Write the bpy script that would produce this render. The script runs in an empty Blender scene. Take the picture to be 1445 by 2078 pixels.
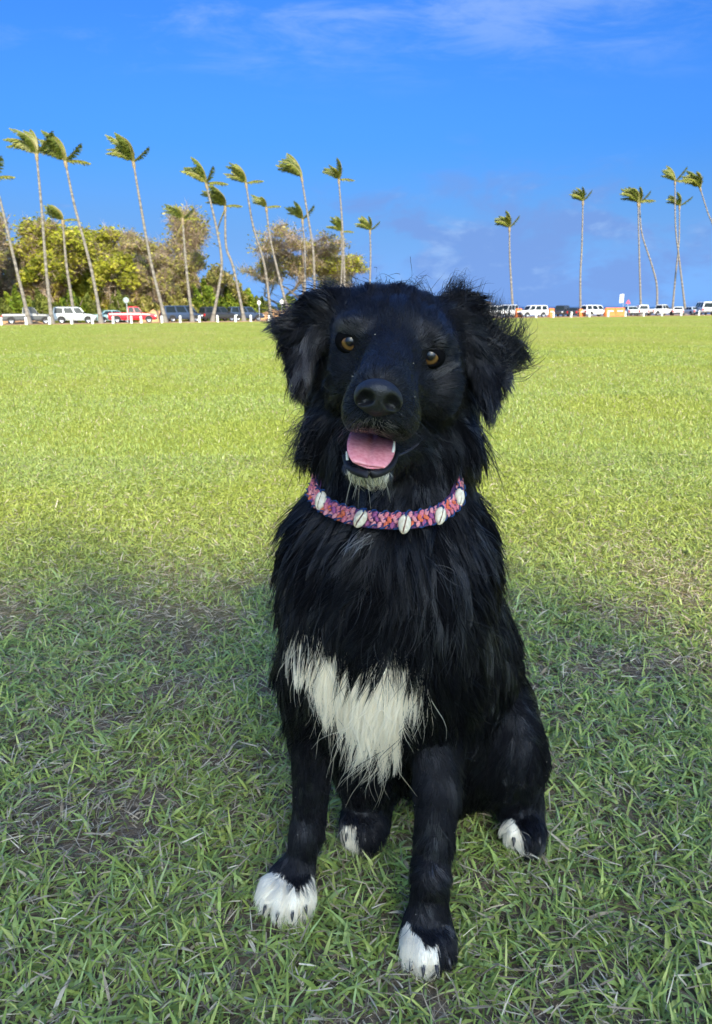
import bpy, bmesh, math, random
import numpy as np
from mathutils import Vector, Matrix, kdtree
try:
    import openvdb
except ImportError:
    import pyopenvdb as openvdb

random.seed(7)
rng = np.random.default_rng(7)
scene = bpy.context.scene
COL = scene.collection
rad = math.radians

# ------------------------------------------------------------------ camera
F_PX, CX, CY = 1500.0, 722.5, 1039.0          # focal length and centre, in photograph pixels
CAM_H, PITCH = 0.68, rad(15.52)
cam_data = bpy.data.cameras.new("camera")
cam = bpy.data.objects.new("camera", cam_data)
COL.objects.link(cam)
cam.location = (0, 0, CAM_H)
cam.rotation_euler = (math.pi / 2 - PITCH, 0, 0)
cam_data.sensor_fit = 'HORIZONTAL'
cam_data.sensor_width = 36.0
cam_data.lens = 36.0 * F_PX / 1445.0
cam_data.clip_start = 0.05
cam_data.clip_end = 60000.0
cam_data.dof.use_dof = True
cam_data.dof.focus_distance = 0.70
cam_data.dof.aperture_fstop = 27.0
scene.camera = cam

# ------------------------------------------------------------------ sky and sun
SUN_EL, SUN_AZ = rad(36.0), rad(12.0)         # sun behind the camera, a little to its right
SUN_DIR = Vector((math.sin(SUN_AZ) * math.cos(SUN_EL), -math.cos(SUN_AZ) * math.cos(SUN_EL), math.sin(SUN_EL)))
world = bpy.data.worlds.new("World")
scene.world = world
world.use_nodes = True
wt = world.node_tree
wt.nodes.clear()


def wn(kind, **kw):
    n = wt.nodes.new(kind)
    for k, v in kw.items():
        setattr(n, k, v)
    return n


w_out = wn("ShaderNodeOutputWorld")
w_bg = wn("ShaderNodeBackground")
w_bg.inputs["Strength"].default_value = 0.10
w_sky = wn("ShaderNodeTexSky", sky_type='NISHITA', sun_disc=False)
w_sky.sun_elevation = SUN_EL
w_sky.sun_rotation = math.atan2(SUN_DIR.x, SUN_DIR.y)
w_sky.altitude = 0.0
w_sky.air_density = 1.0
w_sky.dust_density = 5.5
w_sky.ozone_density = 5.0
SKY_GAIN = 0.89
CLOUD_A, CLOUD_B = 10.59, 6.21
w_chan = wn("ShaderNodeSeparateColor")
wt.links.new(w_sky.outputs[0], w_chan.inputs[0])
w_tone = wn("ShaderNodeCombineColor")


def wmath(op, a, b=None, c=None, clamp=False):
    n = wn("ShaderNodeMath", operation=op, use_clamp=clamp)
    for i, v in enumerate((a, b, c)):
        if v is None:
            continue
        if isinstance(v, (int, float)):
            n.inputs[i].default_value = v
        else:
            wt.links.new(v, n.inputs[i])
    return n.outputs[0]


# the deep blue of a phone picture: powers deepen the sky and boost the sun's glow as added fill
for ch, (g_, k_) in enumerate(((1.52, 0.0409), (1.32, 0.0981), (1.12, 0.2060))):
    v_ = wmath('MULTIPLY', wmath('POWER', w_chan.outputs[ch], g_), k_ * SKY_GAIN * 3.53)
    wt.links.new(v_, w_tone.inputs[ch])
# clouds: thin wisps high up, and banks of small lavender cumulus low over the sea
w_tc = wn("ShaderNodeTexCoord")
w_sep = wn("ShaderNodeSeparateXYZ")
wt.links.new(w_tc.outputs["Generated"], w_sep.inputs[0])


def wramp(fac, a, b, lo=0.0, hi=1.0):
    n = wn("ShaderNodeMapRange", interpolation_type='SMOOTHSTEP')
    wt.links.new(fac, n.inputs[0])
    for i, v in enumerate((a, b, lo, hi)):
        n.inputs[i + 1].default_value = v
    return n.outputs[0]


def wvec(x, y, z=0.0):
    n = wn("ShaderNodeCombineXYZ")
    for i, v in enumerate((x, y, z)):
        if isinstance(v, float):
            n.inputs[i].default_value = v
        else:
            wt.links.new(v, n.inputs[i])
    return n.outputs[0]


def wnoise(vec, scale, detail, rough, dist=0.0):
    n = wn("ShaderNodeTexNoise")
    n.inputs["Scale"].default_value = scale
    n.inputs["Detail"].default_value = detail
    n.inputs["Roughness"].default_value = rough
    n.inputs["Distortion"].default_value = dist
    wt.links.new(vec, n.inputs["Vector"])
    return n.outputs["Fac"]


def wmix(fac, a, b):
    n = wn("ShaderNodeMix", data_type='RGBA')
    wt.links.new(fac, n.inputs[0])
    for k, v in ((6, a), (7, b)):
        if isinstance(v, tuple):
            n.inputs[k].default_value = (*v, 1.0)
        else:
            wt.links.new(v, n.inputs[k])
    return n.outputs[2]


el_ = wmath('ARCSINE', w_sep.outputs[2])
az_ = wmath('ARCTAN2', w_sep.outputs[0], w_sep.outputs[1])
elp = wmath('MAXIMUM', el_, 0.0)
den = wmath('ADD', wmath('MAXIMUM', w_sep.outputs[2], 0.0), 0.12)
flat = wvec(wmath('DIVIDE', w_sep.outputs[0], den), wmath('MULTIPLY', wmath('DIVIDE', w_sep.outputs[1], den), 1.6), CLOUD_A)
wisp = wmath('ADD', wmath('MULTIPLY', wnoise(flat, 0.9, 2.0, 0.5), 0.55), wmath('MULTIPLY', wnoise(flat, 3.2, 8.0, 0.66, 0.4), 0.45))
wisp = wmath('MULTIPLY', wramp(wisp, 0.47, 0.64), wramp(el_, 0.22, 0.34, 0.0, 0.50))
hazy = wmix(wramp(el_, 0.02, 0.20, 0.92, 0.0), w_tone.outputs[0], (0.64, 1.42, 2.95))      # pale air over the sea
sky1 = wmix(wisp, hazy, (1.15, 1.65, 2.7))
low = wvec(az_, wmath('MULTIPLY', el_, 2.1), CLOUD_B)
bank = wmath('ADD', wmath('MULTIPLY', wnoise(wvec(az_, CLOUD_B, 0.3), 2.3, 1.0, 0.5), 0.50), wmath('MULTIPLY', wnoise(low, 9.0, 8.0, 0.58, 0.3), 0.50))
bank = wmath('SUBTRACT', bank, wmath('MULTIPLY', elp, 0.55))
low_f = wmath('MULTIPLY', wramp(bank, 0.40, 0.50), wramp(el_, 0.10, 0.22, 0.75, 0.0))
tops = wramp(wnoise(low, 13.0, 7.0, 0.6, 0.2), 0.50, 0.72)
cl_col = wmix(tops, (0.54, 0.95, 2.10), (1.00, 1.50, 2.5))
sky2 = wmix(low_f, sky1, cl_col)
wt.links.new(sky2, w_bg.inputs["Color"])
wt.links.new(w_bg.outputs[0], w_out.inputs["Surface"])

sun_data = bpy.data.lights.new("sun", 'SUN')
sun_data.energy = 2.0
sun_data.angle = rad(0.53)
sun_data.color = (1.0, 0.88, 0.66)
sun = bpy.data.objects.new("sun", sun_data)
COL.objects.link(sun)
sun.rotation_euler = SUN_DIR.to_track_quat('Z', 'Y').to_euler()
sun.location = (5, -10, 12)

scene.view_settings.view_transform = 'Standard'
scene.view_settings.look = 'None'
scene.view_settings.gamma = 1.0
scene.view_settings.exposure = 1.90
scene.cycles.max_bounces = 14
scene.cycles.use_denoising = True
scene.cycles.transparent_max_bounces = 6
scene.render.hair_type = 'STRIP'
scene.cycles_curves.shape = 'RIBBONS'

# ------------------------------------------------------------------ helpers
_cp, _sp = math.cos(PITCH), math.sin(PITCH)
CAM_R = np.array((1.0, 0, 0))
CAM_U = np.array((0, _sp, _cp))
CAM_F = np.array((0, _cp, -_sp))


def ray(px, py):
    return CAM_F + CAM_R * ((px - CX) / F_PX) + CAM_U * ((CY - py) / F_PX)


def C(px, py, t):
    """world point seen at a photograph pixel, t metres along the lens axis"""
    return np.array((0, 0, CAM_H)) + ray(px, py) * t


def Wy(px, py, y):
    """world point seen at a photograph pixel, y metres in front of the camera over the ground"""
    d = ray(px, py)
    return np.array((0, 0, CAM_H)) + d * (y / d[1])


def depth_of(p):
    return float(np.dot(np.asarray(p) - np.array((0, 0, CAM_H)), CAM_F))


def project(P):
    q = np.asarray(P) - np.array((0, 0, CAM_H))
    t = q @ CAM_F
    return CX + F_PX * (q @ CAM_R) / t, CY - F_PX * (q @ CAM_U) / t


def ground_z(x, y):
    return -0.0086 * y + 0.0089 * x


def G(px, y):
    """ground point in photograph column px, y metres away"""
    x = (px - CX) / F_PX * y * 1.0
    for _ in range(4):
        z = ground_z(x, y)
        t = y * _cp + (CAM_H - z) * _sp
        x = (px - CX) / F_PX * t
    return np.array((x, y, ground_z(x, y)))


def tag(o, label=None, cat=None, group=None, kind=None):
    if label: o["label"] = label
    if cat: o["category"] = cat
    if group: o["group"] = group
    if kind: o["kind"] = kind
    return o


def empty(name, loc=(0, 0, 0), rz=0.0):
    o = bpy.data.objects.new(name, None)
    o.empty_display_size = 0.1
    o.location = loc
    o.rotation_euler = (0, 0, rz)
    COL.objects.link(o)
    return o


def link(name, me, mat=None, parent=None, smooth=None):
    if mat is not None and not me.materials:
        me.materials.append(mat)
    if smooth is not None:
        me.polygons.foreach_set("use_smooth", [smooth] * len(me.polygons))
    o = bpy.data.objects.new(name, me)
    COL.objects.link(o)
    if parent is not None:
        o.parent = parent
    return o


def np_mesh(name, verts, faces_list, colors=None, smooth=False):
    """verts (N,3); faces_list = list of (M,k) int arrays; colors (N,3) -> point attribute 'col'"""
    me = bpy.data.meshes.new(name)
    verts = np.ascontiguousarray(verts, dtype=np.float32)
    me.vertices.add(len(verts))
    me.vertices.foreach_set("co", verts.ravel())
    idx, starts, totals, s = [], [], [], 0
    for f in faces_list:
        f = np.asarray(f, dtype=np.int32)
        if len(f) == 0:
            continue
        k = f.shape[1]
        idx.append(f.ravel())
        starts.append(s + np.arange(len(f), dtype=np.int32) * k)
        totals.append(np.full(len(f), k, dtype=np.int32))
        s += f.size
    idx = np.concatenate(idx); starts = np.concatenate(starts)
    me.loops.add(len(idx))
    me.loops.foreach_set("vertex_index", idx)
    me.polygons.add(len(starts))
    me.polygons.foreach_set("loop_start", starts)
    try:
        me.polygons.foreach_set("loop_total", np.concatenate(totals))
    except Exception:
        pass
    me.update(calc_edges=True)
    me.validate()
    if colors is not None:
        at = me.attributes.new("col", 'FLOAT_COLOR', 'POINT')
        c4 = np.ones((len(verts), 4), dtype=np.float32)
        c4[:, :3] = colors
        at.data.foreach_set("color", c4.ravel())
    me.polygons.foreach_set("use_smooth", np.full(len(me.polygons), smooth, dtype=bool))
    return me


def new_mat(name):
    m = bpy.data.materials.new(name)
    m.use_nodes = True
    nt = m.node_tree
    b = nt.nodes["Principled BSDF"]
    return m, nt, b


def simple_mat(name, color, rough=0.5, metallic=0.0, spec=0.5, noise=0.0, nscale=8.0, coat=0.0, trans=0.0):
    m, nt, b = new_mat(name)
    b.inputs["Base Color"].default_value = (*color, 1)
    b.inputs["Roughness"].default_value = rough
    b.inputs["Metallic"].default_value = metallic
    b.inputs["Specular IOR Level"].default_value = spec
    if coat: b.inputs["Coat Weight"].default_value = coat
    if noise > 0:
        tc = nt.nodes.new("ShaderNodeTexCoord")
        n = nt.nodes.new("ShaderNodeTexNoise")
        n.inputs["Scale"].default_value = nscale
        n.inputs["Detail"].default_value = 5
        nt.links.new(tc.outputs["Object"], n.inputs["Vector"])
        mr = nt.nodes.new("ShaderNodeMapRange")
        mr.inputs[1].default_value = 0.3; mr.inputs[2].default_value = 0.7
        mr.inputs[3].default_value = 1 - noise; mr.inputs[4].default_value = 1 + noise
        nt.links.new(n.outputs["Fac"], mr.inputs[0])
        mx = nt.nodes.new("ShaderNodeMix"); mx.data_type = 'RGBA'; mx.blend_type = 'MULTIPLY'
        mx.inputs[0].default_value = 1
        mx.inputs[6].default_value = (*color, 1)
        nt.links.new(mr.outputs[0], mx.inputs[7])
        nt.links.new(mx.outputs[2], b.inputs["Base Color"])
    return m


def attr_mat(name, rough=0.6, translucent=0.0, spec=0.3, tint=None):
    """colour from the point attribute 'col'; thin leaves let light through"""
    m, nt, b = new_mat(name)
    a = nt.nodes.new("ShaderNodeAttribute"); a.attribute_name = "col"
    nt.links.new(a.outputs["Color"], b.inputs["Base Color"])
    b.inputs["Roughness"].default_value = rough
    b.inputs["Specular IOR Level"].default_value = spec
    if translucent > 0:
        tr = nt.nodes.new("ShaderNodeBsdfTranslucent")
        nt.links.new(a.outputs["Color"], tr.inputs["Color"])
        mix = nt.nodes.new("ShaderNodeMixShader")
        mix.inputs[0].default_value = translucent
        nt.links.new(b.outputs[0], mix.inputs[1])
        nt.links.new(tr.outputs[0], mix.inputs[2])
        nt.links.new(mix.outputs[0], nt.nodes["Material Output"].inputs["Surface"])
    return m


def tube_arrays(path, radii, seg=8, cap=True):
    """tube along a polyline -> verts, quads"""
    path = np.asarray(path, float); n = len(path)
    T = np.gradient(path, axis=0)
    T /= np.linalg.norm(T, axis=1)[:, None] + 1e-9
    ref = np.array((0.0, 1, 0)) if abs(T[0][1]) < 0.9 else np.array((1.0, 0, 0))
    V = []
    for i in range(n):
        u = np.cross(ref, T[i]); u /= np.linalg.norm(u) + 1e-9
        w = np.cross(T[i], u); ref = np.cross(T[i], u) if False else ref
        a = np.arange(seg) * 2 * np.pi / seg
        V.append(path[i] + radii[i] * (np.cos(a)[:, None] * u + np.sin(a)[:, None] * w))
    V = np.concatenate(V)
    Q = []
    for i in range(n - 1):
        for k in range(seg):
            k2 = (k + 1) % seg
            Q.append((i * seg + k, i * seg + k2, (i + 1) * seg + k2, (i + 1) * seg + k))
    return V, np.array(Q)


def catmull(pts, n):
    pts = np.asarray(pts, float)
    P = np.vstack((2 * pts[0] - pts[1], pts, 2 * pts[-1] - pts[-2]))
    out = []
    m = len(pts) - 1
    for s in np.linspace(0, m - 1e-6, n):
        i = int(s); f = s - i
        p0, p1, p2, p3 = P[i], P[i + 1], P[i + 2], P[i + 3]
        out.append(0.5 * ((2 * p1) + (-p0 + p2) * f + (2 * p0 - 5 * p1 + 4 * p2 - p3) * f * f + (-p0 + 3 * p1 - 3 * p2 + p3) * f ** 3))
    return np.array(out)
# ------------------------------------------------------------------ ground, lot, sea
def edge_y(x):
    return 80.5 + 0.5 * x


def edge_pt(px, off=0.0):
    """point on the far edge of the lawn in photograph column px, off metres behind it"""
    y = 80.0
    for _ in range(30):
        p = G(px, y)
        y = edge_y(p[0]) + off
    return G(px, y)


def smooth01(a, b, x):
    t = np.clip((x - a) / (b - a), 0, 1)
    return t * t * (3 - 2 * t)


class VNoise:
    """value noise on a lattice, for placing and colouring grass"""
    def __init__(self, seed, n=64):
        self.g = np.random.default_rng(seed).random((n, n)).astype(np.float32); self.n = n

    def __call__(self, x, y, scale):
        x = np.asarray(x) * scale; y = np.asarray(y) * scale
        i = np.floor(x).astype(int); j = np.floor(y).astype(int)
        fx = x - i; fy = y - j
        fx = fx * fx * (3 - 2 * fx); fy = fy * fy * (3 - 2 * fy)
        n, g = self.n, self.g
        a = g[i % n, j % n]; b = g[(i + 1) % n, j % n]; c = g[i % n, (j + 1) % n]; d = g[(i + 1) % n, (j + 1) % n]
        return a * (1 - fx) * (1 - fy) + b * fx * (1 - fy) + c * (1 - fx) * fy + d * fx * fy

    def fbm(self, x, y, scale, octs=3):
        v, a, s = 0.0, 0.5, 0.0
        for o in range(octs):
            v = v + a * self(np.asarray(x) + 17.3 * o, np.asarray(y) + 9.1 * o, scale * 2 ** o); s += a; a *= 0.5
        return v / s


vn1, vn2, vn3 = VNoise(1), VNoise(2), VNoise(3)


def micro(x, y):
    """small humps of the lawn near the camera"""
    w = 1 - smooth01(4.0, 8.0, np.hypot(x, y))
    return w * 0.018 * (vn1.fbm(x + 40, y + 40, 3.0, 2) - 0.5)


def gz(x, y):
    return ground_z(x, y) + micro(x, y)


# one lawn sheet, finer near the camera
xs = np.unique(np.concatenate((np.linspace(-260, -12, 50), np.linspace(-12, -2.5, 30), np.linspace(-2.5, 2.5, 110), np.linspace(2.5, 12, 30), np.linspace(12, 260, 50))))
ys = np.unique(np.concatenate((np.linspace(-60, -1, 20), np.linspace(-1, 4, 110), np.linspace(4, 14, 40), np.linspace(14, 320, 120))))
XX, YY = np.meshgrid(xs, ys, indexing='ij')
beyond = YY - edge_y(XX)
shore = smooth01(34, 62, beyond) * smooth01(-22, -4, XX)
ZZ = gz(XX, YY) - 9.0 * shore - 0.05 * smooth01(0.5, 1.2, beyond)
nx, ny = XX.shape
ii = np.arange(nx * ny).reshape(nx, ny)
quads = np.stack((ii[:-1, :-1], ii[1:, :-1], ii[1:, 1:], ii[:-1, 1:]), -1).reshape(-1, 4)


def ground_material():
    m, nt, b = new_mat("lawn_ground")
    N = nt.nodes.new; L = nt.links.new
    geo = N("ShaderNodeNewGeometry")
    sep = N("ShaderNodeSeparateXYZ"); L(geo.outputs["Position"], sep.inputs[0])

    def noise(scale, detail=6, rough=0.6, vec=None):
        n = N("ShaderNodeTexNoise"); n.inputs["Scale"].default_value = scale
        n.inputs["Detail"].default_value = detail; n.inputs["Roughness"].default_value = rough
        L(vec or geo.outputs["Position"], n.inputs["Vector"]); return n.outputs["Fac"]

    def ramp(fac, stops):
        r = N("ShaderNodeValToRGB"); L(fac, r.inputs[0])
        el = r.color_ramp.elements
        while len(el) < len(stops): el.new(0.5)
        for e, (p, c) in zip(el, stops): e.position = p; e.color = (*c, 1)
        return r.outputs[0]

    def mix(f, a, c):
        n = N("ShaderNodeMix"); n.data_type = 'RGBA'
        if isinstance(f, float): n.inputs[0].default_value = f
        else: L(f, n.inputs[0])
        for k, v in ((6, a), (7, c)):
            if isinstance(v, tuple): n.inputs[k].default_value = (*v, 1)
            else: L(v, n.inputs[k])
        return n.outputs[2]

    def mrange(fac, a, c, lo=0.0, hi=1.0):
        n = N("ShaderNodeMapRange"); L(fac, n.inputs[0])
        n.inputs[1].default_value = a; n.inputs[2].default_value = c; n.inputs[3].default_value = lo; n.inputs[4].default_value = hi
        return n.outputs[0]

    soil = ramp(noise(90, 8, 0.7), [(0.3, (0.075, 0.052, 0.036)), (0.5, (0.165, 0.120, 0.085)), (0.72, (0.34, 0.27, 0.19))])
    thatch = ramp(noise(28, 8, 0.75), [(0.35, (0.070, 0.052, 0.034)), (0.6, (0.20, 0.155, 0.10)), (0.75, (0.34, 0.28, 0.18))])
    near = mix(noise(5, 4), soil, thatch)
    # beyond the blades that are built: short turf, mottled with dry patches
    turf = ramp(noise(7.0, 9, 0.75), [(0.3, FAR_A), (0.5, FAR_B), (0.72, FAR_C)])
    stretch = N("ShaderNodeMapping"); stretch.inputs["Scale"].default_value = (0.22, 0.12, 0.2)
    L(geo.outputs["Position"], stretch.inputs[0])
    dry = mrange(noise(1.0, 6, 0.65, stretch.outputs[0]), 0.44, 0.70, 0.0, 0.80)
    turf = mix(dry, turf, FAR_DRY)
    dist = mrange(sep.outputs[1], 1.3, 2.9)

    def mth(op, a, c):
        n = N("ShaderNodeMath"); n.operation = op
        for i, v in enumerate((a, c)):
            if isinstance(v, float): n.inputs[i].default_value = v
            else: L(v, n.inputs[i])
        return n.outputs[0]
    # soil and thatch show between the blades that are built; elsewhere the sheet itself stands for closed turf
    outside = mth('SUBTRACT', mth('ABSOLUTE', sep.outputs[0], 0.0), mth('MULTIPLY', sep.outputs[1], 0.62))
    dist = mth('MAXIMUM', dist, mth('MAXIMUM', mrange(outside, 0.25, 0.48), mrange(sep.outputs[1], 0.42, 0.34)))
    L(mix(dist, near, turf), b.inputs["Base Color"])
    b.inputs["Roughness"].default_value = 0.9
    b.inputs["Specular IOR Level"].default_value = 0.1
    bump = N("ShaderNodeBump"); bump.inputs["Strength"].default_value = 0.6; bump.inputs["Distance"].default_value = 0.02
    L(noise(60, 6, 0.7), bump.inputs["Height"]); L(bump.outputs[0], b.inputs["Normal"])
    return m


FAR_A, FAR_B, FAR_C, FAR_DRY = (0.175, 0.225, 0.032), (0.24, 0.28, 0.037), (0.305, 0.33, 0.054), (0.35, 0.31, 0.09)
lawn = link("lawn", np_mesh("lawn", np.stack((XX, YY, ZZ), -1).reshape(-1, 3), [quads], smooth=True), ground_material())
tag(lawn, "wide mown lawn stretching to the parked cars", "lawn", kind="structure")

# dirt parking strip behind the lawn, a step up from it
def strip(name, x0, x1, o0, o1, dz, mat, thick=0.12):
    n = 60
    x = np.linspace(x0, x1, n)
    a = np.stack((x, edge_y(x) + o0 + 0.25 * np.sin(x * 1.3) * (dz < 0.2), np.zeros(n)), 1)
    c = np.stack((x, edge_y(x) + o1, np.zeros(n)), 1)
    for q in (a, c): q[:, 2] = ground_z(q[:, 0], q[:, 1]) + dz
    a2 = a.copy(); a2[:, 2] -= thick
    V = np.concatenate((a2, a, c)); k = np.arange(n - 1)
    F = np.concatenate([np.stack((k + r * n, k + 1 + r * n, k + 1 + (r + 1) * n, k + (r + 1) * n), 1) for r in (0, 1)])
    return link(name, np_mesh(name, V, [F]), mat)


dirt = simple_mat("dirt", (0.30, 0.20, 0.125), 0.95, noise=0.35, nscale=0.6, spec=0.1)
o = strip("parking_lot", -120, 95, 0.6, 26.0, 0.03, dirt)
tag(o, "tan dirt parking strip along the far edge of the lawn", "parking lot", kind="structure")

m_sea, nt, b = new_mat("sea_water")
b.inputs["Base Color"].default_value = (0.012, 0.065, 0.16, 1)
b.inputs["Roughness"].default_value = 0.35
b.inputs["Specular IOR Level"].default_value = 0.3
tcn = nt.nodes.new("ShaderNodeNewGeometry"); nn = nt.nodes.new("ShaderNodeTexNoise"); nn.inputs["Scale"].default_value = 0.25
nn.inputs["Detail"].default_value = 6
bp = nt.nodes.new("ShaderNodeBump"); bp.inputs["Distance"].default_value = 0.6; bp.inputs["Strength"].default_value = 0.8
nt.links.new(tcn.outputs["Position"], nn.inputs["Vector"]); nt.links.new(nn.outputs["Fac"], bp.inputs["Height"]); nt.links.new(bp.outputs[0], b.inputs["Normal"])
sx = np.array([-30000, -3000, -300, 0, 300, 3000, 30000.0]); sy = np.array([100, 200, 500, 2000, 8000, 40000.0])
SX, SY = np.meshgrid(sx, sy, indexing='ij')
si = np.arange(SX.size).reshape(SX.shape)
sq = np.stack((si[:-1, :-1], si[1:, :-1], si[1:, 1:], si[:-1, 1:]), -1).reshape(-1, 4)
sea = link("sea", np_mesh("sea", np.stack((SX, SY, np.full_like(SX, -5.0)), -1).reshape(-1, 3), [sq]), m_sea)
tag(sea, "thin strip of blue sea on the horizon behind the cars", "sea", kind="structure")

# ------------------------------------------------------------------ grass blades
PAL = np.array([(0.275, 0.395, 0.110), (0.310, 0.430, 0.115), (0.370, 0.465, 0.130), (0.260, 0.385, 0.170), (0.230, 0.340, 0.125), (0.43, 0.475, 0.15)])
STRAW = np.array([(0.50, 0.41, 0.28), (0.37, 0.29, 0.19), (0.60, 0.52, 0.38), (0.25, 0.19, 0.13)])


def blades(root, az, L, w, el, bend, twist, col, rows):
    n = len(root)
    s = np.linspace(0, 1, rows + 1)
    prof = {3: (0.75, 1.0, 0.72), 2: (0.8, 0.9), 1: (1.0,)}[rows]
    hd = np.stack((np.cos(az), np.sin(az), np.zeros(n)), 1)
    side0 = np.stack((-np.sin(az), np.cos(az), np.zeros(n)), 1)
    P = root.copy(); V = []
    for k in range(rows + 1):
        a = el - bend * s[k]
        up = np.stack((-np.sin(a)[:, None] * hd[:, :2] * 1.0, ), 0)[0]
        nrm = np.concatenate((-np.sin(a)[:, None] * hd[:, :2], np.cos(a)[:, None]), 1)
        if k < rows:
            side = side0 * np.cos(twist)[:, None] + nrm * np.sin(twist)[:, None]
            h = (w * prof[k] * 0.5)[:, None] * side
            V += [P - h, P + h]
            a2 = el - bend * (s[k] + 0.5 / rows)
            P = P + (L / rows)[:, None] * np.concatenate((np.cos(a2)[:, None] * hd[:, :2], np.sin(a2)[:, None]), 1)
        else:
            V.append(P)
    nv = 2 * rows + 1
    V = np.stack(V, 1).reshape(-1, 3)
    base = (np.arange(n) * nv)[:, None]
    Q = [base + np.array((2 * k, 2 * k + 1, 2 * k + 3, 2 * k + 2)) for k in range(rows - 1)]
    T = base + np.array((2 * rows - 2, 2 * rows - 1, 2 * rows))
    shade = np.repeat(col[:, None, :], nv, 1).reshape(-1, 3)
    return V, (np.concatenate(Q) if Q else np.zeros((0, 4), int)), T, shade


def merge(parts):
    V, Q, T, Cc, off = [], [], [], [], 0
    for v, q, t, c in parts:
        V.append(v); Cc.append(c); Q.append(q + off); T.append(t + off); off += len(v)
    return np.concatenate(V), np.concatenate(Q), np.concatenate(T), np.concatenate(Cc)


def scatter(n, y0, y1, spread, power=1.0):
    """points in the wedge seen by the camera and a step to either side"""
    u = rng.random(n)
    y = (y0 ** (2 - power) + u * (y1 ** (2 - power) - y0 ** (2 - power))) ** (1 / (2 - power))
    x = (rng.random(n) * 2 - 1) * (spread * y + 0.48)
    return x, y


def bare(x, y):
    """0 where turf is thick, 1 on worn patches of thatch"""
    v = 0.55 * vn2.fbm(x + 20, y + 20, 2.4, 3) + 0.45 * vn3.fbm(x + 20, y + 20, 9.0, 2)
    return smooth01(0.47, 0.68, v)


def blade_colour(x, y, n):
    k = rng.integers(0, len(PAL), n)
    c = PAL[k] * (0.75 + 0.5 * rng.random((n, 1)))
    yel = smooth01(0.40, 0.70, vn3.fbm(x + 9, y + 31, 0.9, 3))[:, None] * 0.35 + (smooth01(1.3, 3.0, y) * 0.40)[:, None]
    c = c * (1 - yel) + np.array((0.345, 0.375, 0.046)) * (0.8 + 0.4 * rng.random((n, 1))) * yel
    dead = rng.random(n) < 0.04 + 0.03 * smooth01(2, 6, y)
    c[dead] = STRAW[rng.integers(0, 3, dead.sum())]
    return c


grass_mat = attr_mat("grass_blades", 0.42, 0.30, 0.45)
parts = []
# near tufts: several blades from one node
n = 66000
x, y = scatter(n, 0.36, 3.6, 0.62, 0.75)
keep = rng.random(n) > (0.78 - 0.25 * smooth01(1.6, 3.0, y)) * bare(x, y)
x, y = x[keep], y[keep]
kk = 4
x = np.repeat(x, kk); y = np.repeat(y, kk); n = len(x)
az0 = np.repeat(rng.random(n // kk) * 2 * np.pi, kk)
x = x + rng.normal(0, 0.007, n); y = y + rng.normal(0, 0.007, n)
az = az0 + rng.normal(0, 0.9, n)
L = np.clip(rng.gamma(7, 0.0038, n), 0.010, 0.056) * (1 - 0.22 * smooth01(1.3, 3.2, y))
w = np.clip(rng.normal(0.0031, 0.0009, n), 0.0014, 0.0056)
root = np.stack((x, y, gz(x, y) + rng.random(n) * 0.004), 1)
parts.append(blades(root, az, L, w, rng.uniform(0.10, 1.05, n), rng.uniform(0.1, 1.1, n), rng.normal(0, 0.5, n), blade_colour(x, y, n), 2))
# dead thatch and runners lying under the blades
n = 150000
x, y = scatter(n, 0.36, 3.6, 0.62, 0.85)
keep = rng.random(n) < (0.42 + 0.58 * bare(x, y)) * (1 - 0.75 * smooth01(1.5, 2.8, y))
x, y = x[keep], y[keep]; n = len(x)
root = np.stack((x, y, gz(x, y) + rng.random(n) * 0.020), 1)
colr = STRAW[rng.integers(0, 4, n)] * (0.55 + 0.7 * rng.random((n, 1)))
parts.append(blades(root, rng.random(n) * 6.28, rng.uniform(0.010, 0.040, n), rng.uniform(0.0007, 0.0022, n), rng.uniform(-0.15, 0.5, n), rng.uniform(-0.3, 0.8, n), rng.normal(0, 0.6, n), colr, 2))
# middle distance: shorter, finer
for n, y0, y1, pw, rows, wk in ((70000, 1.7, 3.7, 0.5, 1, 0.0042), (120000, 3.3, 6.5, 0.8, 2, 0.0036), (170000, 6.2, 15.0, 0.9, 1, 0.0050), (150000, 14.0, 60.0, 1.2, 1, 0.0050)):
    x, y = scatter(n, y0, y1, 0.60, pw)
    keep = rng.random(n) > 0.45 * bare(x * 0.5, y * 0.5)
    x, y = x[keep], y[keep]; n = len(x)
    gs = 0.75 + 0.11 * y
    root = np.stack((x, y, gz(x, y)), 1)
    parts.append(blades(root, rng.random(n) * 6.28, rng.uniform(0.014, 0.028, n) * np.minimum(gs, 1.5), 0.82 * wk * gs * rng.uniform(0.6, 1.3, n), rng.uniform(0.4, 1.4, n), rng.uniform(0.1, 0.9, n), rng.normal(0, 0.5, n), blade_colour(x, y, n), rows))
V, Q, T, Cc = merge(parts)
GRASS = link("grass", np_mesh("grass", V, [Q, T], Cc), grass_mat)
tag(GRASS, "short coarse lawn grass with dry thatch between the blades", "grass", kind="stuff")
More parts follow.
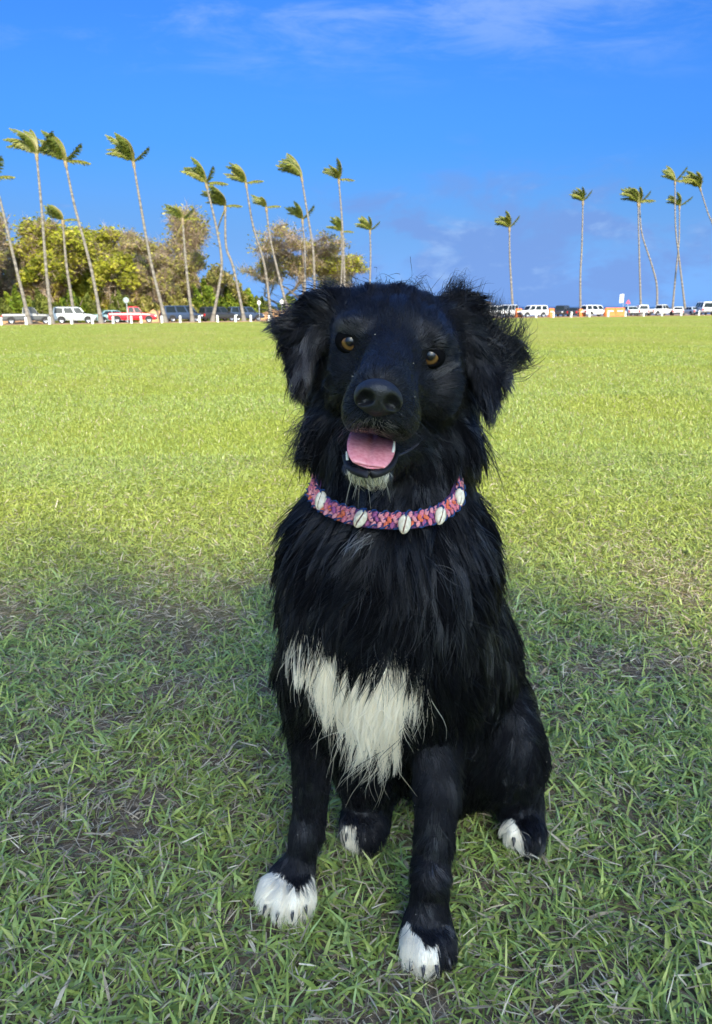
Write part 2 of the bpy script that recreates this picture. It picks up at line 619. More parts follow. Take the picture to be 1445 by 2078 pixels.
# ------------------------------------------------------------------ trees and palms
WIND = np.array((-1.0, 0.0, 0.0))            # the trade wind blows from the image's right to its left
bark_palm = simple_mat("palm_bark", (0.30, 0.265, 0.225), 0.9, noise=0.3, nscale=3.0, spec=0.15)
m_, nt_, b_ = new_mat("palm_bark_rings")
tc_ = nt_.nodes.new("ShaderNodeNewGeometry"); sp_ = nt_.nodes.new("ShaderNodeSeparateXYZ")
nt_.links.new(tc_.outputs["Position"], sp_.inputs[0])
wv_ = nt_.nodes.new("ShaderNodeTexNoise"); wv_.noise_dimensions = '1D'; wv_.inputs["Scale"].default_value = 3.5; wv_.inputs["Detail"].default_value = 3
nt_.links.new(sp_.outputs[2], wv_.inputs["W"])
rp_ = nt_.nodes.new("ShaderNodeValToRGB"); nt_.links.new(wv_.outputs["Fac"], rp_.inputs[0])
rp_.color_ramp.elements[0].position = 0.3; rp_.color_ramp.elements[0].color = (0.13, 0.115, 0.095, 1)
rp_.color_ramp.elements[1].position = 0.7; rp_.color_ramp.elements[1].color = (0.27, 0.24, 0.20, 1)
nt_.links.new(rp_.outputs[0], b_.inputs["Base Color"]); b_.inputs["Roughness"].default_value = 0.9
bark_palm = m_
frond_mat = attr_mat("palm_fronds", 0.45, 0.30, 0.35)
bark = simple_mat("tree_bark", (0.30, 0.235, 0.18), 0.95, noise=0.35, nscale=2.0, spec=0.1)
leaf_mat = attr_mat("tree_leaves", 0.8, 0.5, 0.08)


def frond_mesh(d0, length, wind, grav, seed, green):
    r = np.random.default_rng(seed)
    n = 15
    d = np.array(d0, float); d /= np.linalg.norm(d)
    P = [np.zeros(3)]; D = [d.copy()]
    for k in range(n):
        s = (k + 1) / n
        d = d + (WIND * wind * (0.5 + s) + np.array((0, 0, -grav * (0.3 + 1.2 * s)))) / n
        d /= np.linalg.norm(d)
        P.append(P[-1] + d * length / n); D.append(d.copy())
    P = np.array(P); D = np.array(D)
    V, F, Cc = [], [], []
    tv, tq = tube_arrays(P[::2], np.linspace(0.05, 0.012, len(P[::2])), 3)
    V.append(tv); F.append(tq); Cc.append(np.tile((0.26, 0.24, 0.08), (len(tv), 1)))
    off = len(tv); Tq = []
    m = 34
    for k in range(m):
        s = 0.10 + 0.90 * k / (m - 1)
        f = s * n; i = min(int(f), n - 1); f -= i
        p = P[i] * (1 - f) + P[i + 1] * f; t = D[i] * (1 - f) + D[i + 1] * f
        side = np.cross(t, (0, 0, 1.0)); side /= np.linalg.norm(side) + 1e-6
        for sg in (-1, 1):
            ll = length * 0.30 * math.sin(math.pi * (0.12 + 0.80 * s)) * r.uniform(0.8, 1.15)
            dd = t * 0.75 + sg * side * 0.55 + WIND * 0.55 * wind + np.array((0, 0, -0.55)) + r.normal(0, 0.10, 3)
            dd /= np.linalg.norm(dd)
            hw = t * (length * 0.022)
            tip = p + dd * ll; mid = p + dd * ll * 0.55 + np.array((0, 0, 0.02))
            V.append(np.array((p - hw, p + hw, mid + hw * 0.9, mid - hw * 0.9, tip + np.array((0, 0, -0.05 * ll)))))
            F.append(np.array([(off, off + 1, off + 2, off + 3)])); Tq.append((off + 3, off + 2, off + 4))
            c = np.array(green) * r.uniform(0.7, 1.3) + np.array((0.05, 0.035, 0)) * r.random() * s
            Cc.append(np.tile(c, (5, 1))); off += 5
    return np_mesh("frond", np.concatenate(V), [np.concatenate(F), np.array(Tq)], np.concatenate(Cc))


FRONDS = []
fr = random.Random(5)
for k in range(22):
    a = k * 2.39996
    up = 0.15 + 0.95 * ((k * 7) % 22) / 21
    d0 = (fr.uniform(-0.62, 0.22), math.sin(a) * 0.42, 0.45 + 0.65 * up)
    if k == 5: d0 = (0.9, 0.1, 0.30)
    if k == 11: d0 = (0.75, -0.2, 0.75)
    FRONDS.append(frond_mesh(d0, fr.uniform(0.8, 1.1), 0.25 if k in (5, 11) else fr.uniform(0.8, 1.7), fr.uniform(0.15, 0.75), 100 + k,
                             random.Random(k).choice([(0.13, 0.165, 0.025), (0.18, 0.205, 0.03), (0.23, 0.235, 0.035), (0.10, 0.14, 0.028)])))
for me in FRONDS:
    me.materials.append(frond_mat)
DEAD = frond_mesh((-0.5, -0.1, -0.9), 1.0, 0.15, 0.8, 77, (0.20, 0.15, 0.05)); DEAD.materials.append(frond_mat)
WHORL = None


def palm(pts, off, crown_px, nf, label, seed, dead=0, lean_y=0.0, tall_r=0.165):
    """pts: photograph pixels of the trunk from crown to foot; off: metres behind the lawn's edge"""
    r = random.Random(seed)
    base = edge_pt(pts[-1][0], off)
    Y = base[1]
    world = []
    for i, (px, py) in enumerate(pts):
        world.append(Wy(px, py, Y + lean_y * (len(pts) - 1 - i) / max(1, len(pts) - 1)))
    world[-1] = base.copy()
    world = np.array(world)[::-1]
    sc_ = 0.88 * crown_px * Y / 1557.0                 # frond length in metres
    root = empty("coconut_palm", base)
    path = catmull(world - base, 22)
    h = path[:, 2] / path[-1, 2]
    radii = tall_r * (1.0 - 0.42 * h) + 0.16 * np.exp(-h * 22)
    path[0, 2] -= 0.25
    v, q = tube_arrays(path, radii, 8)
    link("trunk", np_mesh("trunk", v, [q], smooth=True), bark_palm, root)
    top = path[-1]
    # fibrous crownshaft under the fronds
    T = path[-1] - path[-2]; T /= np.linalg.norm(T)
    v, q = tube_arrays([top - T * 0.25, top, top + T * 0.35, top + T * 0.6], [radii[-1] * 1.0, radii[-1] * 1.7, radii[-1] * 1.5, 0.03], 7)
    link("crownshaft", np_mesh("crownshaft", v, [q], smooth=True), crownshaft_mat, root)
    ids = list(range(len(FRONDS))); r.shuffle(ids)
    for k in ids[:nf]:
        o = bpy.data.objects.new("frond", FRONDS[k]); COL.objects.link(o); o.parent = root
        o.location = Vector(top + T * 0.35)
        s = sc_ * r.uniform(0.85, 1.12)
        o.scale = (s, s, s)
        o.rotation_euler = (r.uniform(-0.15, 0.15), r.uniform(-0.15, 0.15), r.uniform(-0.30, 0.30))
    for k in range(dead):
        o = bpy.data.objects.new("dead_frond", DEAD); COL.objects.link(o); o.parent = root
        o.location = Vector(top); o.scale = (sc_ * 1.0,) * 3; o.rotation_euler = (0, 0, r.uniform(-0.3, 0.3) + k)
    tag(root, label, "palm tree", "wind-bent coconut palms around the lawn")
    return root


crownshaft_mat = simple_mat("palm_crownshaft", (0.26, 0.20, 0.12), 0.9, noise=0.3, nscale=6.0)
PALMS = [
    ([(-14, 372), (0, 405), (32, 540), (61, 648)], 3.0, 62, 15, "leaning palm trunk cut off by the picture's left border", 0),
    ([(75, 322), (85, 430), (94, 550), (106, 648)], 3.2, 68, 16, "tallest palm above the dark grey pickup, nearly straight", 0),
    ([(134, 336), (152, 420), (185, 545), (206, 650)], 2.4, 64, 16, "tall palm leaning left above the silver wagon's bonnet", 0),
    ([(128, 456), (134, 530), (142, 585), (153, 648)], 6.0, 46, 14, "short palm between the two tallest palms at the left", 0),
    ([(272, 337), (286, 420), (308, 540), (337, 650)], 2.6, 62, 16, "tall palm leaning left beside the red pickup's bonnet", 0),
    ([(371, 452), (376, 520), (383, 590), (391, 648)], 4.0, 44, 13, "medium palm with a dead frond hanging above the blue van", 1),
    ([(420, 380), (441, 470), (450, 535), (443, 590), (431, 645)], 6.5, 56, 15, "palm with a bowed trunk rising out of the bare branches", 0),
    ([(457, 426), (459, 500), (474, 545), (496, 645)], 7.5, 52, 17, "bushy palm crown in front of the bowed palm", 1),
    ([(500, 379), (514, 460), (537, 540), (551, 640)], 16.0, 50, 14, "palm leaning left above the dark wagon with red lamps", 0),
    ([(541, 428), (548, 482), (563, 548), (589, 640)], 13.0, 38, 12, "smaller palm leaning left beside the flat-topped tree", 0),
    ([(613, 366), (626, 446), (636, 515), (640, 640)], 14.0, 58, 12, "tall slender palm left of the dog's raised head", 0),
    ([(614, 452), (619, 519), (618, 640)], 20.0, 42, 13, "palm crown just below the tall slender palm", 0),
    ([(688, 371), (694, 446), (698, 535), (701, 640)], 20.0, 44, 11, "tall palm rising straight above the dog's left ear", 0),
    ([(693, 476), (694, 540), (688, 640)], 26.0, 38, 12, "low palm crown against the tall palm above the dog's ear", 0),
    ([(751, 473), (752, 530), (748, 640)], 32.0, 36, 11, "lone small palm directly above the dog's forehead", 0),
    ([(1034, 468), (1035, 530), (1042, 640)], 12.0, 40, 13, "palm nearest the dog on the seaward side, straight trunk", 0),
    ([(1183, 414), (1181, 500), (1178, 560), (1178, 640)], 14.0, 34, 11, "lone straight palm above the white wagon by the sea", 0),
    ([(1295, 416), (1297, 500), (1301, 640)], 15.0, 44, 13, "straight palm with a full crown beside a bent trunk", 0),
    ([(1298, 418), (1303, 475), (1322, 535), (1333, 580), (1333, 640)], 16.0, 40, 9, "palm whose trunk bends sharply to the right low down", 0),
    ([(1370, 373), (1371, 460), (1379, 530), (1392, 640)], 15.0, 38, 11, "tallest palm of the crossed pair by the sea", 0),
    ([(1379, 423), (1378, 490), (1371, 560), (1364, 640)], 17.0, 34, 11, "shorter palm of the crossed pair by the sea", 0),
    ([(1422, 386), (1436, 430), (1452, 480), (1475, 640)], 14.0, 46, 13, "palm at the right border with its trunk leaving the picture", 0),
]
for i, (pts, off, cpx, nf, lab, dead) in enumerate(PALMS):
    palm(pts, off, cpx, nf, lab, 40 + i, dead)


# ---- spreading trees: branching skeleton + leaf sprays
def branch_tree(name, base, height, spread, flat, leafy, cols, twig_cols, label, seed, lean=(0, 0), depth=5, leaf=0.40, n_leaf=2600, trunks=1, group="trees beyond the parked cars", twiggy=1.0, low=0.3):
    r = np.random.default_rng(seed)
    root = empty(name, base)
    Vt, Qt, off = [], [], 0
    tips = []; twigs = []

    def grow(p, d, length, rad_, lev):
        nonlocal off
        n = 4
        pts = [p]; dd = d.copy()
        for k in range(n):
            dd = dd + r.normal(0, 0.20, 3) * np.array((1, 1, 0.6)) + np.array((lean[0], lean[1], 0.05)) * 0.25
            if flat and p[2] > height * 0.55: dd[2] *= 0.72
            dd /= np.linalg.norm(dd)
            pts.append(pts[-1] + dd * length / n)
        rr = np.linspace(rad_, rad_ * 0.62, n + 1)
        if rad_ > 0.008:
            v, q = tube_arrays(pts, rr, 5 if lev > 2 else 4 if lev > 1 else 3)
            Vt.append(v); Qt.append(q + off); off += len(v)
        if lev <= 2:
            twigs.extend((pts[i], pts[i + 1]) for i in range(n))
        if lev == 0:
            tips.append(pts[-1]); tips.append(pts[2]); return
        kids = 3 if lev > 1 else 4
        for k in range(kids):
            a = r.random() * 6.28
            out = np.array((math.cos(a) * spread, math.sin(a) * spread, r.uniform(0.15, 0.85) * (0.45 if flat else 1.0)))
            nd = dd * 0.62 + out * 0.72; nd /= np.linalg.norm(nd)
            st = pts[-1] if k < 2 else pts[r.integers(2, n + 1)]
            grow(st, nd, length * r.uniform(0.62, 0.86), rad_ * 0.58, lev - 1)

    for k in range(trunks):
        a = r.random() * 6.28
        d = np.array((math.cos(a) * 0.30 + lean[0], math.sin(a) * 0.3 + lean[1], 1.0)); d /= np.linalg.norm(d)
        grow(np.array((math.cos(a) * 0.5 * (trunks > 1), math.sin(a) * 0.5 * (trunks > 1), -0.3)), d, height * low, height * 0.018 + 0.05, depth - 1)
    V = np.concatenate(Vt)
    # scale the skeleton to the tree's size
    zmax = V[:, 2].max(); s = height / zmax
    V[:, 2] *= s
    link("trunk", np_mesh("trunk", V, [np.concatenate(Qt)], smooth=True), bark_kiawe if twiggy > 1 else bark, root)
    tips = np.array(tips); tips[:, 2] *= s
    # sprays of small leaves round the tips, kept in loose clumps with light and dark shoots
    nl = int(n_leaf * leafy)
    k = r.integers(0, len(tips), nl)
    keep_t = r.random(len(tips)) < 0.92
    k = k[keep_t[k]]
    nl = len(k)
    c = tips[k] + r.normal(0, 1, (nl, 3)) * np.array((0.55, 0.55, 0.28 if flat else 0.42)) * height * 0.085
    a = r.random(nl) * 6.28; ll = leaf * r.uniform(0.6, 1.5, nl)
    t = np.stack((np.cos(a), np.sin(a), r.normal(0, 0.45, nl)), 1); t /= np.linalg.norm(t, axis=1)[:, None]
    s_ = np.cross(t, r.normal(0, 1, (nl, 3))); s_ /= np.linalg.norm(s_, axis=1)[:, None] + 1e-6
    hw = (ll * 0.28)[:, None] * s_
    V = np.stack((c - t * ll[:, None] * 0.5, c + hw, c + t * ll[:, None] * 0.5, c - hw), 1).reshape(-1, 3)
    F = np.arange(nl * 4).reshape(-1, 4)
    cols = np.array(cols); tone = 0.65 + 0.7 * r.random(len(tips))
    clump = r.integers(0, len(cols), len(tips))
    cc = cols[np.where(r.random(nl) < 0.7, clump[k], r.integers(0, len(cols), nl))] * tone[k][:, None] * (0.8 + 0.4 * r.random((nl, 1)))
    link("crown", np_mesh("crown", V, [F], np.repeat(cc, 4, 0)), leaf_mat, root)
    # fine bare twigs
    if twig_cols is not None:
        nt2 = int(5200 * twiggy)
        k = r.integers(0, len(twigs), nt2)
        A = np.array([tw[0] for tw in twigs]); B = np.array([tw[1] for tw in twigs]); A[:, 2] *= s; B[:, 2] *= s
        u = r.random((nt2, 1)); p = A[k] * (1 - u) + B[k] * u
        d = r.normal(0, 1, (nt2, 3)) + np.array((0, 0, 0.3)); d /= np.linalg.norm(d, axis=1)[:, None]
        ln = height * r.uniform(0.05, 0.16, nt2)[:, None]
        sd = np.cross(d, r.normal(0, 1, (nt2, 3))); sd /= np.linalg.norm(sd, axis=1)[:, None]
        V = np.stack((p - sd * 0.034, p + sd * 0.034, p + d * ln + r.normal(0, 0.06, (nt2, 3))), 1).reshape(-1, 3)
        tc = np.array(twig_cols)[r.integers(0, len(twig_cols), nt2)] * (0.7 + 0.6 * r.random((nt2, 1)))
        link("twigs", np_mesh("twigs", V, [np.arange(nt2 * 3).reshape(-1, 3)], np.repeat(tc, 3, 0)), leaf_mat, root)
    tag(root, label, "tree", group)
    return root


bark_kiawe = simple_mat("kiawe_bark", (0.36, 0.28, 0.21), 0.95, noise=0.35, nscale=2.0, spec=0.1)
YEL = [(0.37, 0.39, 0.045), (0.44, 0.44, 0.05), (0.32, 0.33, 0.05), (0.47, 0.43, 0.08)]
OLV = [(0.32, 0.31, 0.08), (0.38, 0.35, 0.10), (0.28, 0.27, 0.075), (0.44, 0.37, 0.14)]
DRK = [(0.19, 0.22, 0.05), (0.24, 0.26, 0.06), (0.15, 0.18, 0.045)]
GRN = [(0.17, 0.24, 0.03), (0.23, 0.29, 0.035), (0.13, 0.19, 0.028), (0.28, 0.31, 0.04)]
TWG = [(0.50, 0.39, 0.28), (0.58, 0.46, 0.34), (0.42, 0.33, 0.25)]


def tree_px(name, px, off, top_py, spread, flat, leafy, cols, label, seed, **kw):
    b_ = edge_pt(px, off)
    top = Wy(px, top_py, b_[1])
    return branch_tree(name, b_, top[2] - b_[2], spread, flat, leafy, cols, kw.pop("twigs", TWG), label, seed, **kw)


TREES = [
    (-60, 16, 440, 1.0, False, 0.7, OLV, "brown twiggy tree at the far left border", dict(twiggy=2.0)),
    (18, 18, 436, 1.0, False, 0.55, OLV, "half bare grey-brown tree behind the dark grey pickup", dict(twiggy=2.4)),
    (70, 26, 448, 1.0, False, 0.9, YEL, "half bare tree with yellow-green top behind the tallest palm", dict(twiggy=1.8)),
    (120, 14, 520, 1.0, False, 1.0, YEL, "low yellow-green tree behind the silver wagon", dict(twiggy=0.8)),
    (150, 24, 470, 1.0, False, 1.5, YEL, "broad bright yellow-green tree behind the silver wagon", dict(twiggy=0.8)),
    (200, 30, 464, 1.1, True, 1.2, YEL, "flat-topped yellow-green tree between two tall palms", dict(twiggy=0.8)),
    (215, 15, 520, 1.0, False, 1.3, YEL, "bright yellow-green tree with low branches behind the red pickup's bed", dict(twiggy=0.8)),
    (265, 16, 530, 1.0, False, 0.35, OLV, "bare brown thicket tree behind the red pickup", dict(twiggy=2.6)),
    (262, 30, 468, 1.1, True, 0.9, YEL, "flat-topped tree on the skyline above the red pickup", dict(twiggy=1.0)),
    (310, 26, 472, 1.0, False, 0.45, OLV, "bare brown tree on the skyline beside the leaning palm", dict(twiggy=2.4)),
    (335, 16, 520, 1.0, False, 0.35, OLV, "bare brown tree above the orange bank", dict(twiggy=2.4)),
    (372, 20, 515, 1.0, False, 0.5, OLV, "brown twiggy tree behind the blue van", dict(twiggy=2.2)),
    (425, 22, 415, 0.85, False, 0.30, OLV, "tall thin bare tree between the bushy palms", dict(twiggy=1.0)),
    (455, 17, 545, 1.0, False, 0.7, OLV, "thin olive tree behind the dark wagons", dict(twiggy=1.2)),
    (610, 34, 462, 1.35, True, 0.55, OLV, "wide flat-topped tree with open branches left of the dog", dict(twiggy=1.0, low=0.42, leaf=0.34)),
    (660, 40, 505, 1.4, True, 0.65, YEL, "low flat-topped tree behind the dog's left ear", dict(twiggy=1.2, low=0.38)),
    (560, 42, 505, 1.2, True, 0.5, OLV, "pale open tree behind the leaning palms", dict(twiggy=0.8, low=0.4)),
    (720, 46, 530, 1.2, True, 0.5, OLV, "small flat-topped tree just left of the dog's forehead", dict(twiggy=1.2, low=0.4)),
]
for i, (px, off, tp, sp, fl, lf, cl, lab, kw) in enumerate(TREES):
    tree_px("spreading_tree", px, off, tp, sp, fl, lf, cl, lab, 300 + i, n_leaf=6500, depth=5, **kw)


# ---- rounded shrubs: leaf shells on a lumpy mound with a short stem
def shrub(px, off, top_py, half_px, cols, label, seed, n=3600):
    r = np.random.default_rng(seed)
    b_ = edge_pt(px, off); Y = b_[1]
    h = Wy(px, top_py, Y)[2] - b_[2]; w = half_px * Y / 1557
    root = empty("shrub", b_)
    d = r.normal(0, 1, (n, 3)); d[:, 2] = np.abs(d[:, 2]); d /= np.linalg.norm(d, axis=1)[:, None]
    lump = 0.80 + 0.22 * np.sin(d[:, 0] * 7 + seed) * np.cos(d[:, 1] * 6 + 2) + 0.10 * np.sin(d[:, 2] * 15 + d[:, 0] * 9)
    rad_ = lump * (0.72 + 0.28 * r.random(n) ** 0.5)
    c = d * rad_[:, None] * np.array((w, w * 0.7, h))
    ll = 0.34 * r.uniform(0.6, 1.5, n)
    t = r.normal(0, 1, (n, 3)); t /= np.linalg.norm(t, axis=1)[:, None]
    s_ = np.cross(t, r.normal(0, 1, (n, 3))); s_ /= np.linalg.norm(s_, axis=1)[:, None]
    hw = s_ * (ll * 0.33)[:, None]
    V = np.stack((c - t * ll[:, None] * .5, c + hw, c + t * ll[:, None] * .5, c - hw), 1).reshape(-1, 3)
    cols = np.array(cols)
    tone = 0.7 + 0.6 * (0.5 + 0.5 * np.sin(d[:, 0] * 9 + d[:, 2] * 7 + seed))
    cc = cols[r.integers(0, len(cols), n)] * (tone * (0.75 + 0.5 * r.random(n)))[:, None]
    link("crown", np_mesh("crown", V, [np.arange(n * 4).reshape(-1, 4)], np.repeat(cc, 4, 0)), leaf_mat, root)
    Vt, Qt, o_ = [], [], 0
    for k in range(7):
        a = k * 0.9
        v, q = tube_arrays([np.array((0.1 * math.cos(a), 0.1 * math.sin(a), -0.2)), np.array((w * 0.3 * math.cos(a), w * 0.25 * math.sin(a), h * 0.4)), np.array((w * 0.55 * math.cos(a), w * 0.4 * math.sin(a), h * 0.7))], (0.10, 0.06, 0.02), 5)
        Vt.append(v); Qt.append(q + o_); o_ += len(v)
    link("trunk", np_mesh("trunk", np.concatenate(Vt), [np.concatenate(Qt)]), bark, root)
    tag(root, label, "shrub", "shrubs behind the parked cars")


BRN = [(0.48, 0.37, 0.24), (0.41, 0.32, 0.21), (0.53, 0.43, 0.27), (0.42, 0.38, 0.15), (0.34, 0.27, 0.19)]
BRY = [(0.48, 0.38, 0.22), (0.43, 0.40, 0.09), (0.41, 0.32, 0.21), (0.46, 0.43, 0.08)]
THICKETS = [
    (-30, 22, 470, 70, BRN, "tall brown thicket at the picture's left border"),
    (30, 24, 462, 66, BRN, "tall brown thicket above the dark grey pickup"),
    (88, 26, 478, 60, BRY, "brown and yellow thicket behind the tallest palm"),
    (140, 28, 492, 60, YEL, "tall yellow-green thicket above the silver wagon"),
    (196, 30, 486, 62, YEL, "tall yellow-green thicket between wagon and red pickup"),
    (250, 28, 500, 58, BRY, "brown and yellow thicket above the red pickup"),
    (300, 28, 494, 56, BRN, "brown thicket behind the leaning palm's middle"),
    (345, 24, 520, 48, BRN, "brown thicket above the orange earth bank"),
    (385, 24, 540, 44, BRN, "brown thicket thinning out above the blue van"),
    (430, 28, 556, 46, BRY, "pale olive thicket above the dark wagon"),
    (485, 32, 574, 44, GRN, "pale green thicket sloping down towards the sea"),
]
SHRUBS = [
    (5, 11, 605, 30, DRK, "dark shrub behind the dark grey pickup's cab"),
    (38, 12, 585, 34, GRN, "pale green shrub behind the dark grey pickup's bed"),
    (85, 12, 590, 38, DRK, "dark shrub at the foot of the tallest palm"),
    (150, 12, 588, 40, GRN, "yellow-green shrub above the silver wagon's roof"),
    (185, 13, 598, 36, DRK, "dark shrub above the silver wagon's bonnet"),
    (250, 12, 590, 34, DRK, "dark shrub behind the round sign"),
    (300, 14, 598, 36, OLV, "olive shrub behind the red pickup's bonnet"),
    (365, 13, 592, 40, OLV, "olive shrub above the blue van"),
    (420, 14, 568, 42, GRN, "rounded green shrub between the blue van and the dark wagon"),
    (462, 17, 578, 40, GRN, "bright green shrub behind the dark wagon with pale lamps"),
    (505, 20, 585, 40, GRN, "bright green rounded shrub sloping down to the sea"),
    (535, 22, 603, 28, DRK, "small dark shrub at the end of the car row"),
    (590, 26, 597, 34, GRN, "round green shrub left of the dog's ear"),
    (640, 30, 606, 34, DRK, "low dark shrub beside the dog's ear"),
]
for i, (px, off, tp, hp, cl, lab) in enumerate(SHRUBS):
    shrub(px, off, tp, hp, cl, lab, 500 + i)
for i, (px, off, tp, hp, cl, lab) in enumerate(THICKETS):
    shrub(px, off, tp, hp, cl, lab, 560 + i, n=11000)

# ---- the tall tree behind the photographer that shades the dog
def shade_tree():
    r = np.random.default_rng(91)
    D = 40.0                                    # metres from the lawn up the sun's rays to the crown
    s = np.array(SUN_DIR)
    ctr = np.array((-0.20, -0.12, 0.0)) + s * D
    base = np.array((ctr[0] + 1.5, ctr[1] - 1.5, 0.0)); base[2] = ground_z(base[0], base[1])
    root = empty("shade_tree", base)
    n = SHADE_LEAVES
    d = r.normal(0, 1, (n, 3)); d /= np.linalg.norm(d, axis=1)[:, None]
    lump = 0.90 + 0.10 * np.sin(d[:, 0] * 5 + 1) * np.cos(d[:, 2] * 4) + 0.05 * np.sin(d[:, 1] * 11 + d[:, 0] * 8)
    c = d * (lump * r.random(n) ** 0.42)[:, None] * np.array((1.75, 2.0, 1.2)) + (ctr - base)
    ll = 0.34 * r.uniform(0.6, 1.4, n)
    t = r.normal(0, 1, (n, 3)); t /= np.linalg.norm(t, axis=1)[:, None]
    s_ = np.cross(t, r.normal(0, 1, (n, 3))); s_ /= np.linalg.norm(s_, axis=1)[:, None]
    hw = s_ * (ll * 0.35)[:, None]
    V = np.stack((c - t * ll[:, None] * .5, c + hw, c + t * ll[:, None] * .5, c - hw), 1).reshape(-1, 3)
    cc = np.array(DRK)[r.integers(0, 3, n)] * (0.7 + 0.6 * r.random((n, 1)))
    link("crown", np_mesh("crown", V, [np.arange(n * 4).reshape(-1, 4)], np.repeat(cc, 4, 0)), leaf_mat, root)
    Vt, Qt, o_ = [], [], 0
    top = ctr - base
    trunk = catmull([(0, 0, -0.4), (0.3, -0.3, top[2] * 0.4), tuple(top * np.array((0.6, 0.6, 0.78)))], 12)
    v, q = tube_arrays(trunk, np.linspace(0.32, 0.12, 12), 10); Vt.append(v); Qt.append(q); o_ = len(v)
    for k in range(9):
        a = k * 2.4
        e = top + np.array((1.4 * math.cos(a), 1.6 * math.sin(a), r.uniform(-0.6, 0.8)))
        v, q = tube_arrays(catmull([trunk[-1 - k % 4], (trunk[-1] + e) / 2 + np.array((0, 0, 0.5)), e], 8), np.linspace(0.09, 0.02, 8), 6)
        Vt.append(v); Qt.append(q + o_); o_ += len(v)
    link("trunk", np_mesh("trunk", np.concatenate(Vt), [np.concatenate(Qt)], smooth=True), bark, root)
    tag(root, "tall leafy tree behind the viewer whose shade covers the dog", "tree")


SHADE_LEAVES = 960
shade_tree()
# ------------------------------------------------------------------ parked cars
tyre_mat = simple_mat("tyre_rubber", (0.02, 0.02, 0.02), 0.85)
rim_mat = simple_mat("wheel_rim", (0.55, 0.55, 0.56), 0.3, metallic=0.8)
glass_mat = simple_mat("car_glass", (0.015, 0.022, 0.026), 0.18, spec=0.2)
lamp_red = simple_mat("tail_lamp", (0.55, 0.02, 0.02), 0.25, coat=0.5)
lamp_white = simple_mat("head_lamp", (0.75, 0.76, 0.76), 0.15, coat=0.5)
trim_mat = simple_mat("black_trim", (0.03, 0.03, 0.032), 0.6)
plate_mat = simple_mat("number_plate", (0.72, 0.72, 0.70), 0.5)
PAINT = {}


def paint(name, col):
    if name not in PAINT:
        PAINT[name] = simple_mat("paint_" + name, col, 0.32, spec=0.5, coat=0.6, noise=0.06, nscale=1.5)
    return PAINT[name]


def wheel_meshes(rw):
    a = np.arange(18) * 2 * np.pi / 18
    def ring(r, y): return np.stack((np.cos(a) * r, np.full(18, y), np.sin(a) * r), 1)
    def loft(rings):
        V = np.concatenate(rings); n = len(rings)
        F = [((i * 18 + k), (i * 18 + (k + 1) % 18), ((i + 1) * 18 + (k + 1) % 18), ((i + 1) * 18 + k)) for i in range(n - 1) for k in range(18)]
        return V, np.array(F)
    v, f = loft([ring(rw * .62, -.10), ring(rw * .97, -.10), ring(rw, -.06), ring(rw, .06), ring(rw * .97, .10), ring(rw * .62, .10)])
    ty = np_mesh("tyre", v, [f], smooth=False); ty.materials.append(tyre_mat)
    v, f = loft([ring(rw * .64, .085), ring(rw * .55, .07), ring(rw * .2, .06), ring(0.02, .075)])
    v2, f2 = loft([ring(rw * .64, -.085), ring(rw * .55, -.07), ring(rw * .2, -.06), ring(0.02, -.075)])
    rm = np_mesh("rim", np.concatenate((v, v2)), [np.concatenate((f, f2[:, ::-1] + len(v)))]); rm.materials.append(rim_mat)
    return ty, rm


WHEELS = {k: wheel_meshes(k) for k in (0.33, 0.39)}


def loft_sections(secs):
    """secs: list of (x, [(y,z)...]) half outlines from bottom to top; mirrored and lofted, ends capped"""
    rings = []
    for x, pts in secs:
        R = [(x, y, z) for y, z in pts] + [(x, -y, z) for y, z in reversed(pts)]
        rings.append(R)
    m = len(rings[0]); V = np.array(rings, float).reshape(-1, 3)
    F = [(i * m + k, i * m + (k + 1) % m, (i + 1) * m + (k + 1) % m, (i + 1) * m + k) for i in range(len(rings) - 1) for k in range(m)]
    caps = [list(range(m))[::-1], [(len(rings) - 1) * m + k for k in range(m)]]
    return V, F, caps


def poly_mesh(name, V, F):
    me = bpy.data.meshes.new(name); me.from_pydata([tuple(v) for v in V], [], [tuple(f) for f in F]); me.update(); return me


